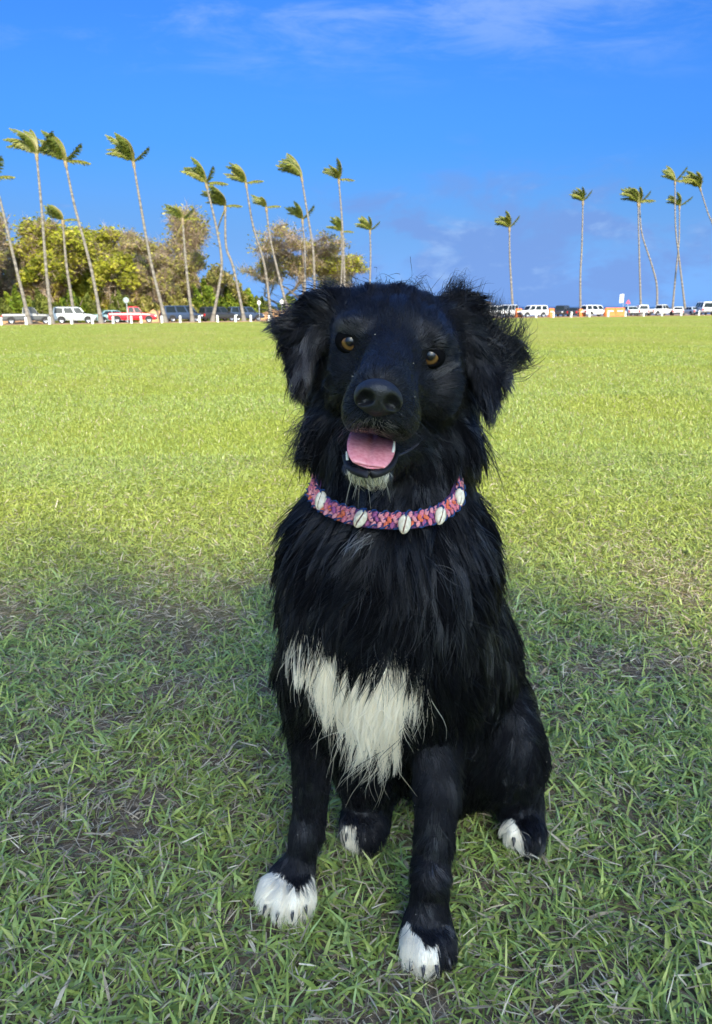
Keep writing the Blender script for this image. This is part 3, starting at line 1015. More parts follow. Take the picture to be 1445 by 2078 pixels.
def car(kind, px0, px1, off, yaw, color, label, group="cars parked along the far side of the lawn", rack=False, roof_col=None, hood_col=None, name=None):
    W, Hh, rw = 1.85, 1.50, 0.33
    if kind == "pickup":
        L, Hh, rw, belt, hoodz, tail = 5.5, 1.85, 0.39, 1.12, 1.12, 1.10
        cab = (-0.55, -0.42, 0.55, 1.18)
    elif kind == "wagon":
        L, Hh, rw, belt, hoodz, tail = 4.8, 1.80, 0.39, 1.08, 1.08, 1.08
        cab = (-2.32, -2.10, 0.55, 1.20)
    elif kind == "van":
        L, Hh, rw, belt, hoodz, tail = 5.0, 1.95, 0.36 if False else 0.39, 1.10, 1.08, 1.10
        cab = (-2.42, -2.34, 1.00, 1.75)
    else:
        L, Hh, rw, belt, hoodz, tail = 4.6, 1.46, 0.33, 0.94, 0.92, 0.98
        cab = (-1.75, -0.95, 0.35, 1.15)
    gc = 0.22 if rw < .36 else 0.32             # clearance under the sills
    app = L * abs(math.cos(yaw)) + W * abs(math.sin(yaw))
    pc = 0.5 * (px0 + px1)
    pos = edge_pt(pc, off)
    want = (px1 - px0) * (pos[1] * _cp + (CAM_H - pos[2]) * _sp) / F_PX
    s = min(1.18, max(0.82, want / app))
    root = empty(name or {"pickup": "pickup_truck", "wagon": "wagon_car", "van": "van", "sedan": "sedan_car"}[kind], (pos[0], pos[1], pos[2] + 0.035), yaw)
    root.scale = (s, s, s)
    hw = W / 2
    F_, R_ = L / 2, -L / 2
    pm = paint(*color)

    def sec(x, top, w=1.0, lo=gc):
        return (x, [(hw * w * 0.90, lo), (hw * w, lo + 0.20), (hw * w, top - 0.22), (hw * w * 0.95, top - 0.06), (hw * w * 0.86, top)])
    secs = [sec(R_, tail - 0.12, 0.90, gc + 0.12), sec(R_ + 0.10, tail, 0.97), sec(cab[0], belt), sec(0.0, belt), sec(cab[3], belt - 0.01),
            sec(F_ - 0.75, hoodz - 0.05, 0.99), sec(F_ - 0.18, hoodz - 0.16, 0.94), sec(F_, hoodz - 0.34, 0.84, gc + 0.14)]
    V, Fc, caps = loft_sections(secs)
    allV = [V]; allF = list(Fc) + caps
    # cabin
    r_in, b_in = 0.70, 0.93
    cabV = []
    x0, x1, x2, x3 = cab
    b_z, t_z = belt - 0.03, Hh
    base = [(x0, hw * b_in, b_z), (x3, hw * b_in, b_z), (x3 - 0.0, -hw * b_in, b_z), (x0, -hw * b_in, b_z)]
    mid = [(x1 * 0.7 + x0 * 0.3, hw * (r_in + 0.07), t_z - 0.09), (x2 * 0.7 + x3 * 0.3, hw * (r_in + 0.07), t_z - 0.09)]
    mid += [(mid[1][0], -mid[1][1], mid[1][2]), (mid[0][0], -mid[0][1], mid[0][2])]
    top = [(x1 + 0.08, hw * r_in * 0.93, t_z), (x2 - 0.08, hw * r_in * 0.93, t_z), (x2 - 0.08, -hw * r_in * 0.93, t_z), (x1 + 0.08, -hw * r_in * 0.93, t_z)]
    off_ = len(V); cabV = np.array(base + mid + top)
    for r in (0, 1):
        for k in range(4):
            allF.append((off_ + r * 4 + k, off_ + r * 4 + (k + 1) % 4, off_ + (r + 1) * 4 + (k + 1) % 4, off_ + (r + 1) * 4 + k))
    roofF = (8, 9, 10, 11)
    allF.append(tuple(off_ + k for k in roofF))
    allV.append(cabV)
    me = poly_mesh("body", np.concatenate(allV), allF)
    link("body", me, pm, root)
    if roof_col:
        z = t_z + 0.012
        rv = [(t[0], t[1], z) for t in top] + [(t[0], t[1], z - 0.05) for t in top]
        link("roof_panel", poly_mesh("roof_panel", rv, [(0, 1, 2, 3), (4, 0, 3, 7), (1, 5, 6, 2), (0, 4, 5, 1), (3, 2, 6, 7)]), paint(*roof_col), root)
    if hood_col:
        zf, zr = hoodz - 0.145, belt + 0.008
        hv = [(cab[3] + .02, hw * .84, zr), (F_ - .75, hw * .83, hoodz - 0.035), (F_ - .2, hw * .78, zf), (F_ - .2, -hw * .78, zf), (F_ - .75, -hw * .83, hoodz - 0.035), (cab[3] + .02, -hw * .84, zr)]
        link("bonnet", poly_mesh("bonnet", hv, [(0, 1, 4, 5), (1, 2, 3, 4)]), paint(*hood_col), root)

    def pane(name, a, b, c, d, inset=0.10, push=0.012, parent=root):
        q = np.array((a, b, c, d), float); ctr = q.mean(0)
        n = np.cross(q[1] - q[0], q[3] - q[0]); n /= np.linalg.norm(n)
        if np.dot(n, ctr - np.array((0, 0, 1.0))) < 0: n = -n
        q = ctr + (q - ctr) * (1 - inset) + n * push
        q2 = q - n * 0.02
        return link(name, poly_mesh(name, np.concatenate((q, q2)), [(0, 1, 2, 3), (0, 4, 5, 1), (1, 5, 6, 2), (2, 6, 7, 3), (3, 7, 4, 0)]), glass_mat, parent)
    bb, mm = np.array(base), np.array(mid)
    pane("windscreen", bb[1], bb[2], mm[2], mm[1], 0.12)
    pane("rear_window", bb[3], bb[0], mm[0], mm[3], 0.16)
    cuts = {"pickup": (0.02, 0.48, 0.98), "wagon": (0.02, 0.34, 0.68, 0.98), "van": (0.02, 0.36, 0.70, 0.98), "sedan": (0.06, 0.50, 0.96)}[kind]
    for sgn in (0, 1):
        A, B = (bb[0], bb[1]) if sgn == 0 else (bb[3], bb[2])
        D, E = (mm[0], mm[1]) if sgn == 0 else (mm[3], mm[2])
        for u0, u1 in zip(cuts[:-1], cuts[1:]):
            u0 += 0.02; u1 -= 0.02
            pane("window", A + (B - A) * u0 + (D - A) * 0.08, A + (B - A) * u1 + (D - A) * 0.08, D + (E - D) * u1, D + (E - D) * u0, 0.02)

    def block(name, x0, x1, y0, y1, z0, z1, mat):
        v = [(x, y, z) for x in (x0, x1) for y in (y0, y1) for z in (z0, z1)]
        return link(name, poly_mesh(name, v, [(0, 1, 3, 2), (4, 6, 7, 5), (0, 4, 5, 1), (2, 3, 7, 6), (0, 2, 6, 4), (1, 5, 7, 3)]), mat, root)
    if kind == "pickup":                        # bed behind the cab: dark slab stands for its shaded hollow
        block("bed_shade", R_ + 0.22, cab[0] - 0.10, -hw * 0.80, hw * 0.80, belt - 0.02, belt + 0.015, trim_mat)
        block("tailgate", R_ - 0.015, R_ + 0.05, -hw * 0.80, hw * 0.80, gc + 0.42, tail - 0.14, pm)
    for sy in (-1, 1):
        block("headlight", F_ - 0.22, F_ - 0.03, sy * hw * 0.80 - 0.16, sy * hw * 0.80 + 0.16, hoodz - 0.42, hoodz - 0.26, lamp_white)
        block("tail_light", R_ - 0.012, R_ + 0.16, sy * hw * 0.82 - 0.13, sy * hw * 0.82 + 0.13, tail - 0.42, tail - 0.14, lamp_red)
        block("mirror", cab[3] - 0.25, cab[3] - 0.10, sy * (hw + 0.09) - 0.10, sy * (hw + 0.09) + 0.10, belt, belt + 0.16, trim_mat)
    block("bumper", F_ - 0.14, F_ + 0.06, -hw * 0.88, hw * 0.88, gc + 0.06, gc + 0.27, trim_mat)
    block("bumper", R_ - 0.07, R_ + 0.12, -hw * 0.90, hw * 0.90, gc + 0.06, gc + 0.27, trim_mat)
    block("number_plate", R_ - 0.085, R_ - 0.06, -0.17, 0.17, gc + 0.28, gc + 0.44, plate_mat)
    block("grille", F_ - 0.06, F_ + 0.022, -hw * 0.5, hw * 0.5, gc + 0.28, hoodz - 0.38, trim_mat)
    if rack:
        for sy in (-1, 1): block("roof_rail", x1 + 0.2, x2 - 0.2, sy * hw * 0.62 - 0.03, sy * hw * 0.62 + 0.03, Hh + 0.02, Hh + 0.10, trim_mat)
        for k in (0.25, 0.7): block("roof_bar", x1 + (x2 - x1) * k - 0.03, x1 + (x2 - x1) * k + 0.03, -hw * 0.66, hw * 0.66, Hh + 0.10, Hh + 0.14, trim_mat)
    ty, rm = WHEELS[rw]
    for wx in (F_ - 0.92, R_ + 0.98):
        for sy in (-1, 1):
            w = bpy.data.objects.new("wheel", ty); COL.objects.link(w); w.parent = root; w.location = (wx, sy * (hw - 0.085), rw - 0.02)
            h = bpy.data.objects.new("rim", rm); COL.objects.link(h); h.parent = w
            a = np.linspace(0, math.pi, 12)                       # dark wheel arch
            arc = [(wx + math.cos(t) * (rw + 0.07), sy * (hw + 0.006), rw - 0.02 + math.sin(t) * (rw + 0.07)) for t in a]
            arc += [(p[0], sy * (hw - 0.06), p[2]) for p in arc]
            ctr = [(wx, sy * (hw + 0.004), rw - 0.02)]
            link("wheel_arch", poly_mesh("wheel_arch", arc + ctr, [(k, k + 1, k + 13, k + 12) for k in range(11)] + [(k, k + 1, 24) for k in range(11)]), trim_mat, root)
    tag(root, label, "car" if kind != "pickup" else "pickup", group)
    return root


WHITE, OFFW, SILV = ("white", (0.78, 0.78, 0.77)), ("off_white", (0.70, 0.69, 0.66)), ("silver", (0.45, 0.50, 0.50))
RED, NAVY, BLK, DGREY, TEAL = ("red", (0.62, 0.012, 0.03)), ("navy", (0.035, 0.055, 0.10)), ("black", (0.03, 0.032, 0.036)), ("dark_grey", (0.09, 0.095, 0.10)), ("teal", (0.22, 0.36, 0.36))
D2R = math.pi / 180
car("pickup", 14, 103, 7.0, 22 * D2R, DGREY, "dark grey pickup behind the leftmost leaning palm")
car("wagon", 112, 194, 6.0, 18 * D2R, SILV, "silver wagon with white roof, white bonnet and roof rack", rack=True, roof_col=WHITE, hood_col=WHITE)
car("sedan", 200, 262, 9.5, 30 * D2R, TEAL, "pale teal sedan half hidden behind the red pickup's bed")
car("pickup", 228, 313, 5.0, 15 * D2R, RED, "bright red pickup facing right behind the white posts")
car("van", 334, 404, 7.0, 35 * D2R, NAVY, "dark blue van between two palm trunks")
car("wagon", 414, 472, 8.0, 40 * D2R, BLK, "dark wagon with rounded shrub close behind it")
car("wagon", 468, 528, 9.0, 30 * D2R, NAVY, "dark blue wagon at the end of the row nearest the dog")
car("sedan", 588, 640, 15.0, 20 * D2R, SILV, "pale silver sedan partly hidden by the dog's ear")
car("wagon", 968, 1012, 9.0, 195 * D2R, WHITE, "white wagon seen past the windblown ear tip")
car("van", 1014, 1046, 12.0, 235 * D2R, WHITE, "white van at the foot of the palm nearest the dog")
car("wagon", 1056, 1104, 7.0, 200 * D2R, WHITE, "white wagon facing left, nearest the dog's right-hand side")
car("wagon", 1122, 1154, 9.0, 240 * D2R, BLK, "black wagon next to the facing-left white wagon")
car("sedan", 1152, 1182, 9.0, 60 * D2R, BLK, "low black sedan at the foot of the lone straight palm")
car("wagon", 1185, 1228, 7.5, 20 * D2R, WHITE, "white wagon beside the long orange barrier")
car("sedan", 1264, 1288, 9.0, 90 * D2R, SILV, "small silver sedan right of the long orange barrier")
car("wagon", 1286, 1316, 8.0, 78 * D2R, WHITE, "white wagon seen from behind at the foot of the bent palm")
car("pickup", 1320, 1360, 8.0, 28 * D2R, OFFW, "off-white pickup between the bent palm and the crossed palms")
car("sedan", 1358, 1394, 6.5, 65 * D2R, WHITE, "low white sedan at the foot of the crossed palms")
car("sedan", 1392, 1414, 9.0, 95 * D2R, ("pale_blue", (0.45, 0.52, 0.60)), "pale blue sedan tucked beside the rightmost white van")
car("van", 1410, 1443, 7.0, 82 * D2R, WHITE, "tall white van at the right border")

# ------------------------------------------------------------------ white posts along the lawn's edge
post_white = simple_mat("post_paint", (0.68, 0.67, 0.63), 0.7, noise=0.12, nscale=5.0)


def post_mesh():
    a = np.arange(12) * 2 * np.pi / 12
    prof = [(0.125, -0.15), (0.125, 0.02), (0.115, 0.30), (0.112, 0.56), (0.10, 0.61), (0.06, 0.645), (0.005, 0.655)]
    V = np.concatenate([np.stack((np.cos(a) * r, np.sin(a) * r, np.full(12, z)), 1) for r, z in prof])
    F = [(i * 12 + k, i * 12 + (k + 1) % 12, (i + 1) * 12 + (k + 1) % 12, (i + 1) * 12 + k) for i in range(len(prof) - 1) for k in range(12)]
    me = np_mesh("post", V, [np.array(F)], smooth=True); me.materials.append(post_white); return me


PM = post_mesh()
POSTS = [(3, "leftmost white post at the lawn's edge"), (54, "white post in front of the leaning palm's foot"), (101, "white post at the foot of the tallest palm"),
         (146, "white post in front of the silver wagon's rear wheel"), (188, "white post in front of the silver wagon's bonnet"), (230, "white post in front of the red pickup's tail"),
         (267, "white post just right of the round sign's pole"), (287, "white post in front of the red pickup's front door"), (329, "white post between the red pickup and the blue van"),
         (366, "white post in front of the blue van's middle"), (405, "white post at the blue van's front end"), (442, "white post in front of the dark wagon's middle"),
         (478, "white post between the two dark wagons"), (509, "white post in front of the last dark wagon's bonnet"), (546, "white post beside the dog's windblown ear fringe"),
         (1088, "white post in front of the facing-left white wagon"), (1123, "white post left of the black wagon"), (1159, "white post in front of the low black sedan"),
         (1196, "white post in front of the white wagon near the orange barrier"), (1234, "white post at the orange barrier's left end"), (1269, "white post at the orange barrier's right end"),
         (1306, "white post in front of the white wagon seen from behind"), (1343, "white post in front of the off-white pickup"), (1382, "white post in front of the low white sedan"),
         (1418, "rightmost white post, in front of the tall white van")]
for px, lab in POSTS:
    p = edge_pt(px, -0.3)
    o = bpy.data.objects.new("white_post", PM); COL.objects.link(o); o.location = Vector(p)
    sc = 1.0 if px < 700 else 1.05
    o.scale = (sc, sc, sc)
    o.rotation_euler = (random.uniform(-.03, .03), random.uniform(-.03, .03), random.random() * 6)
    tag(o, lab, "post", "white posts along the lawn's edge")

# ------------------------------------------------------------------ signs, flag, barriers, hut
pole_mat = simple_mat("galvanised_pole", (0.42, 0.44, 0.44), 0.5, metallic=0.4)
sign_back = simple_mat("sign_back", (0.30, 0.36, 0.35), 0.6, metallic=0.1, noise=0.1)
sign_white = simple_mat("sign_white", (0.80, 0.80, 0.80), 0.5)
orange = simple_mat("orange_plastic", (0.72, 0.20, 0.05), 0.55, noise=0.15, nscale=1.5)


def disc_arrays(r, y0, y1, z, n=20, sq=1.0):
    a = np.arange(n) * 2 * np.pi / n
    V = np.concatenate([np.stack((np.cos(a) * r, np.full(n, y), z + np.sin(a) * r * sq), 1) for y in (y0, y1)])
    F = [tuple(range(n))[::-1], tuple(range(n, 2 * n))] + [(k, (k + 1) % n, n + (k + 1) % n, n + k) for k in range(n)]
    return V, F


def sign_on_pole(px, off, top_py, r_px, mat, label, name="road_sign", sq=1.0):
    p = edge_pt(px, off); h = Wy(px, top_py, p[1])[2] - p[2]; r = r_px * p[1] / 1557
    root = empty(name, p)
    v, q = tube_arrays([(0, 0, -0.3), (0, 0, h * 0.5), (0, 0, h - r * 0.3)], (0.045,) * 3, 8)
    link("pole", np_mesh("pole", v, [q], smooth=True), pole_mat, root)
    V, F = disc_arrays(r, -0.075, -0.05, h - r, sq=sq)
    link("sign_plate", poly_mesh("sign_plate", V, F), mat, root)
    tag(root, label, "sign")


sign_on_pole(260, 0.8, 603, 5.8, sign_back, "round grey-green sign on a pole in front of the red pickup")
sign_on_pole(527, 8.0, 611, 3.3, sign_white, "small white sign on a pole behind the last dark wagon", sq=1.3)
sign_on_pole(573, 9.0, 609, 3.7, sign_white, "small white sign on a pole midway between two others", sq=1.3)
sign_on_pole(622, 10.0, 611, 3.3, sign_white, "small white sign on a pole just above the dog's ear", sq=1.3)


def barrier(px0, px1, off, label, hgt=0.95):
    a, c = edge_pt(px0, off), edge_pt(px1, off)
    d = c - a; Ln = np.linalg.norm(d[:2]); n = min(2, max(1, round(Ln / 1.6)))
    for k in range(n):
        p = a + d * ((k + 0.5) / n)
        root = empty("water_barrier", (p[0], p[1], p[2] + 0.03), math.atan2(d[1], d[0]))
        ll = Ln / n * 0.485
        prof = [(0.24, 0.0), (0.24, 0.14), (0.15, 0.38), (0.10, hgt - 0.05), (0.06, hgt)]
        V, F, caps = loft_sections([(-ll, prof), (-ll * .5, prof), (0, prof), (ll * .5, prof), (ll, prof)])
        link("shell", poly_mesh("shell", V, list(F) + caps), orange, root)
        V2 = [(x, y, z) for x in (-ll * .6, ll * .6) for y in (-0.145, 0.145) for z in (hgt * .55, hgt * .68)]
        link("stripe", poly_mesh("stripe", V2, [(0, 1, 3, 2), (4, 6, 7, 5), (0, 4, 5, 1), (2, 3, 7, 6), (0, 2, 6, 4), (1, 5, 7, 3)]), sign_white, root)
        tag(root, label if n == 1 else "%s end of the long orange barrier between white wagons" % ("left" if k == 0 else "right"), "barrier", "orange barriers along the car park")


barrier(1227, 1266, 5.0, "orange barrier segment of the long run between white wagons", 1.1)
barrier(1046, 1058, 8.0, "short orange barrier left of the facing-left white wagon", 1.1)
barrier(1113, 1123, 8.0, "short orange barrier left of the black wagon", 1.1)
barrier(1174, 1186, 8.0, "short orange barrier right of the low black sedan", 1.0)
barrier(956, 976, 8.0, "orange barrier behind the dog's windblown ear", 1.1)

# beach flag and warning board
p = edge_pt(1258, 14)
root = empty("beach_flag", p); h = Wy(1258, 596, p[1])[2] - p[2]
v, q = tube_arrays([(0.35, 0, -0.3), (0.35, 0, h * .5), (0.35, 0, h)], (0.03,) * 3, 6)
link("pole", np_mesh("pole", v, [q]), pole_mat, root)
k = np.linspace(0, 1, 8)
fl = np.concatenate([np.stack((0.35 - k * 0.62, 0.10 * np.sin(k * 6), h - dz - 0.10 * k), 1) for dz in (0.02, 1.25)])
link("cloth", poly_mesh("cloth", fl, [(i, i + 1, i + 9, i + 8) for i in range(7)]), sign_white, root)
tag(root, "white beach flag on a thin pole above the orange barrier", "flag")
p = edge_pt(1272, 14)
root = empty("warning_board", p); h = Wy(1272, 607, p[1])[2] - p[2]
v, q = tube_arrays([(0, 0, -0.3), (0, 0, h * .5), (0, 0, h - .1)], (0.04,) * 3, 6)
link("pole", np_mesh("pole", v, [q]), pole_mat, root)
V, F = disc_arrays(0.42, -0.08, -0.045, h - 0.45, n=3)
V[:, 0], V[:, 2] = -(V[:, 2] - h + 0.45), V[:, 0] + h - 0.45
link("board", poly_mesh("board", V, F), simple_mat("board_red", (0.65, 0.08, 0.12), 0.5), root)
tag(root, "small red triangular board on a pole near the beach flag", "sign")

# lifeguard hut
p = edge_pt(983, 16)
root = empty("lifeguard_hut", p)
wood = simple_mat("hut_wood", (0.22, 0.16, 0.11), 0.85, noise=0.25, nscale=3.0)
hz0 = Wy(983, 631, p[1])[2] - p[2]; hz1 = Wy(983, 612, p[1])[2] - p[2]
def bxm(name, a, c, mat, par):
    V2 = [(x, y, z) for x in (a[0], c[0]) for y in (a[1], c[1]) for z in (a[2], c[2])]
    return link(name, poly_mesh(name, V2, [(0, 1, 3, 2), (4, 6, 7, 5), (0, 4, 5, 1), (2, 3, 7, 6), (0, 2, 6, 4), (1, 5, 7, 3)]), mat, par)
for sx_ in (-0.7, 0.7):
    for sy_ in (-0.7, 0.7): bxm("leg", (sx_ - .06, sy_ - .06, -0.3), (sx_ + .06, sy_ + .06, hz0), wood, root)
bxm("cabin", (-0.75, -0.75, hz0), (0.75, 0.75, hz1 - 0.25), wood, root)
bxm("window", (-0.4, -0.78, hz0 + 0.35), (0.4, -0.752, hz1 - 0.4), glass_mat, root)
V = [(-1, -1, hz1 - .25), (1, -1, hz1 - .25), (1, 1, hz1 - .25), (-1, 1, hz1 - .25), (-.5, -.5, hz1), (.5, -.5, hz1), (.5, .5, hz1), (-.5, .5, hz1)]
link("roof", poly_mesh("roof", V, [(3, 2, 1, 0), (4, 5, 6, 7), (0, 1, 5, 4), (1, 2, 6, 5), (2, 3, 7, 6), (3, 0, 4, 7)]), wood, root)
tag(root, "small brown lifeguard hut above the dog's ear tip", "hut")

# banks of orange earth behind the cars
earth = simple_mat("orange_earth", (0.52, 0.30, 0.15), 0.95, noise=0.25, nscale=0.8, spec=0.1)
for px, half, hpx, off, lab in ((318, 30, 26, 11, "bank of orange earth behind the red pickup's bonnet"), (565, 60, 22, 18, "bank of orange earth beside the dog's ear"), (30, 60, 12, 11, "low bank of orange earth behind the dark grey pickup")):
    p = edge_pt(px, off); w = half * p[1] / 1557; h = hpx * p[1] / 1557
    n = 24; a = np.linspace(-1, 1, n); A, B = np.meshgrid(a, a, indexing='ij')
    Z = h * np.clip(1 - A ** 2, 0, 1) ** 0.7 * np.clip(1 - B ** 2, 0, 1) ** 0.8 * (0.8 + 0.35 * vn1.fbm(A * 3 + 30, B * 3 + 30, 1.5, 3)) - 0.1
    idx = np.arange(n * n).reshape(n, n)
    q = np.stack((idx[:-1, :-1], idx[1:, :-1], idx[1:, 1:], idx[:-1, 1:]), -1).reshape(-1, 4)
    o = link("earth_bank", np_mesh("earth_bank", np.stack((A * w, B * 2.2, Z), -1).reshape(-1, 3), [q], smooth=True), earth)
    o.location = Vector(p); tag(o, lab, "earth bank", kind="structure")
# ------------------------------------------------------------------ the dog
ROLL = rad(10.0)                               # the head is cocked: its right side (in the picture) lower
H_R = CAM_R * math.cos(ROLL) - CAM_U * math.sin(ROLL)
H_U = CAM_U * math.cos(ROLL) + CAM_R * math.sin(ROLL)
H_B = CAM_F.copy()
AX_HEAD = np.stack((H_R, H_U, H_B))
AX_W = np.eye(3)


def p2m(px, t):
    return px * t / F_PX


class Prim:
    pass


def d_ell(P, c, r, ax):
    q = (P - c) @ ax.T
    k0 = np.sqrt(((q / r) ** 2).sum(-1)); k1 = np.sqrt(((q / (r * r)) ** 2).sum(-1)) + 1e-9
    return k0 * (k0 - 1.0) / k1


def d_cone(P, a, b, ra, rb):
    ab = b - a
    h = np.clip(((P - a) @ ab) / (ab @ ab), 0, 1)
    return np.sqrt(((P - a - h[..., None] * ab) ** 2).sum(-1)) - (ra + (rb - ra) * h)


def d_tri(P, a, b, c, r):
    """distance to a triangle, minus a thickness"""
    ba, cb, ac = b - a, c - b, a - c
    n = np.cross(ba, ac)
    pa, pb, pc = P - a, P - b, P - c
    s = np.sign(pa @ np.cross(ba, n)) + np.sign(pb @ np.cross(cb, n)) + np.sign(pc @ np.cross(ac, n))
    def seg(e, p):
        h = np.clip((p @ e) / (e @ e), 0, 1); q = e * h[..., None] - p; return (q * q).sum(-1)
    edge = np.minimum(np.minimum(seg(ba, pa), seg(cb, pb)), seg(ac, pc))
    face = (pa @ n) ** 2 / (n @ n)
    return np.sqrt(np.where(s < 2.0, edge, face)) - r


PR = []


def add(kind, args, k=0.02, ln=0.03, lift=0.25, comb=(0, 0, -1.0), away=None, dens=1.0, droop=0.25, sub=False, part="body"):
    o = Prim(); o.kind, o.args, o.k, o.sub = kind, args, k, sub
    o.ln, o.lift, o.comb, o.away, o.dens, o.droop, o.part = ln, lift, np.array(comb, float), away, dens, droop, part
    if kind == "ell":
        m = float(max(args[1])); o.lo, o.hi = args[0] - m, args[0] + m
    elif kind == "cone":
        m = max(args[2], args[3]); o.lo, o.hi = np.minimum(args[0], args[1]) - m, np.maximum(args[0], args[1]) + m
    else:
        o.lo, o.hi = np.minimum.reduce(args[:3]) - args[3], np.maximum.reduce(args[:3]) + args[3]
    PR.append(o)


def pdist(o, P):
    return {"ell": d_ell, "cone": d_cone, "tri": d_tri}[o.kind](P, *o.args)


def he(px, py, t, rx, ry, rd, **kw):
    add("ell", (C(px, py, t), np.array((p2m(rx, t), p2m(ry, t), rd)), AX_HEAD), **kw)


def hc(a, b, **kw):
    """a, b = (px, py, t, r_px)"""
    add("cone", (C(*a[:3]), C(*b[:3]), p2m(a[3], a[2]), p2m(b[3], b[2])), **kw)


NOSE = C(768, 800, 0.600)
face = dict(away=NOSE, droop=0.0)

# trunk ------------------------------------------------------------------
def wcone(a, b, **kw):
    """a, b = (px, py, world y, r metres)"""
    add("cone", (Wy(*a[:3]), Wy(*b[:3]), a[3], b[3]), **kw)


add("ell", (Wy(782, 1265, 0.785), np.array((0.098, 0.098, 0.135)), AX_W), k=0.04, ln=0.042, lift=0.20, comb=(0.0, -0.10, -1))
add("ell", (Wy(650, 1310, 0.775), np.array((0.040, 0.065, 0.095)), AX_W), k=0.04, ln=0.034, lift=0.20, comb=(-0.12, 0.10, -1))
add("ell", (Wy(905, 1300, 0.765), np.array((0.045, 0.065, 0.095)), AX_W), k=0.04, ln=0.036, lift=0.16, comb=(0.05, 0.15, -1))
wcone((795, 1120, 0.80, 0.092), (805, 830, 0.845, 0.070), k=0.05, ln=0.040, lift=0.24, comb=(0, 0.05, -1))
add("cone", (Wy(838, 1150, 0.885), C(902, 1330, 0.975), 0.090, 0.086), k=0.05, ln=0.030, lift=0.12, comb=(0.15, 0.4, -1))
add("cone", (C(902, 1330, 0.975), C(950, 1490, 1.07), 0.086, 0.084), k=0.05, ln=0.028, lift=0.10, comb=(0.2, 0.4, -1))
add("cone", (Wy(800, 1400, 0.83), C(905, 1520, 1.03), 0.075, 0.075), k=0.05, ln=0.035, lift=0.15, comb=(0, 0.1, -1))
add("ell", (Wy(765, 1400, 0.742), np.array((0.040, 0.050, 0.075)), AX_W), k=0.03, ln=0.062, lift=0.12, comb=(0.02, -0.1, -1), droop=0.4)
add("ell", (Wy(680, 1130, 0.815), np.array((0.050, 0.060, 0.080)), AX_W), k=0.04, ln=0.042, lift=0.24, comb=(-0.35, 0.1, -1))
add("ell", (Wy(900, 1120, 0.835), np.array((0.050, 0.060, 0.080)), AX_W), k=0.04, ln=0.040, lift=0.22, comb=(0.3, 0.1, -1))
# hind legs
add("ell", (C(1026, 1500, 1.00), np.array((0.046, 0.085, 0.085)), AX_W), k=0.03, ln=0.022, lift=0.10, comb=(0.15, 0.35, -1))
hc((1040, 1545, 0.985, 62), (1058, 1625, 0.99, 36), k=0.03, ln=0.018, lift=0.12)
hc((1058, 1625, 0.99, 34), (1062, 1660, 0.985, 30), k=0.02, ln=0.016, lift=0.15, comb=(0, -0.5, -1))
add("ell", (C(1062, 1674, 0.970), np.array((0.025, 0.040, 0.020)), AX_W), k=0.015, ln=0.020, lift=0.22, comb=(0, -1, -0.9), part="paw3")
for dx in (-24, -8, 9, 24):
    add("ell", (C(1062 + dx, 1688 - abs(dx) * 0.2, 0.945), np.array((0.0085, 0.017, 0.012)), AX_W), k=0.008, ln=0.018, lift=0.22, comb=(dx * 0.01, -1, -0.9), part="paw3")
add("ell", (C(742, 1500, 0.985), np.array((0.045, 0.08, 0.075)), AX_W), k=0.03, ln=0.022, lift=0.1, comb=(-0.1, 0.3, -1))
hc((748, 1560, 0.975, 55), (748, 1640, 0.975, 44), k=0.03, ln=0.018, lift=0.12)
add("ell", (C(738, 1668, 0.965), np.array((0.026, 0.042, 0.020)), AX_W), k=0.02, ln=0.020, lift=0.22, comb=(-0.2, -1, -0.8), part="paw2")
for dx in (-26, -9, 9, 25):
    add("ell", (C(731 + dx, 1680 - abs(dx) * 0.2, 0.945), np.array((0.0085, 0.017, 0.012)), AX_W), k=0.008, ln=0.018, lift=0.22, comb=(dx * 0.01, -1, -0.9), part="paw2")
# tail lying on the grass behind
add("cone", (C(960, 1520, 1.12), C(1010, 1480, 1.26), 0.035, 0.022), k=0.03, ln=0.05, lift=0.2, comb=(0.3, 1, -0.3))


def leg(pts, **kw):
    for i, (a, b) in enumerate(zip(pts[:-1], pts[1:])):
        if i: kw["k"] = 0.004
        A, B = Wy(*a[:3]), Wy(*b[:3])
        add("cone", (A, B, p2m(a[3], depth_of(A)), p2m(b[3], depth_of(B))), **kw)


leg([(640, 1370, 0.765, 66), (634, 1480, 0.760, 47)], k=0.03, ln=0.028, lift=0.16, comb=(-0.1, 0.25, -1))
leg([(634, 1480, 0.760, 47), (634, 1590, 0.752, 37), (622, 1690, 0.748, 29)], k=0.004, ln=0.018, lift=0.12, comb=(0.0, 0.25, -1))
leg([(622, 1690, 0.748, 29), (608, 1752, 0.735, 31), (594, 1780, 0.728, 34)], k=0.004, ln=0.017, lift=0.14, comb=(-0.1, -0.35, -1))
add("ell", (Wy(622, 1694, 0.740), np.array((0.0175, 0.018, 0.022)), AX_W), k=0.012, ln=0.016, lift=0.12, comb=(0, 0.1, -1))
add("ell", (Wy(874, 1778, 0.662), np.array((0.0195, 0.020, 0.024)), AX_W), k=0.012, ln=0.016, lift=0.12, comb=(0, 0.1, -1))
add("ell", (Wy(640, 1500, 0.790), np.array((0.022, 0.022, 0.030)), AX_W), k=0.015, ln=0.030, lift=0.25, comb=(-0.2, 0.8, -1))
add("ell", (Wy(905, 1500, 0.765), np.array((0.024, 0.022, 0.030)), AX_W), k=0.015, ln=0.030, lift=0.25, comb=(0.3, 0.8, -1))
leg([(872, 1360, 0.755, 72), (884, 1480, 0.735, 54)], k=0.03, ln=0.028, lift=0.14, comb=(0.0, 0.2, -1))
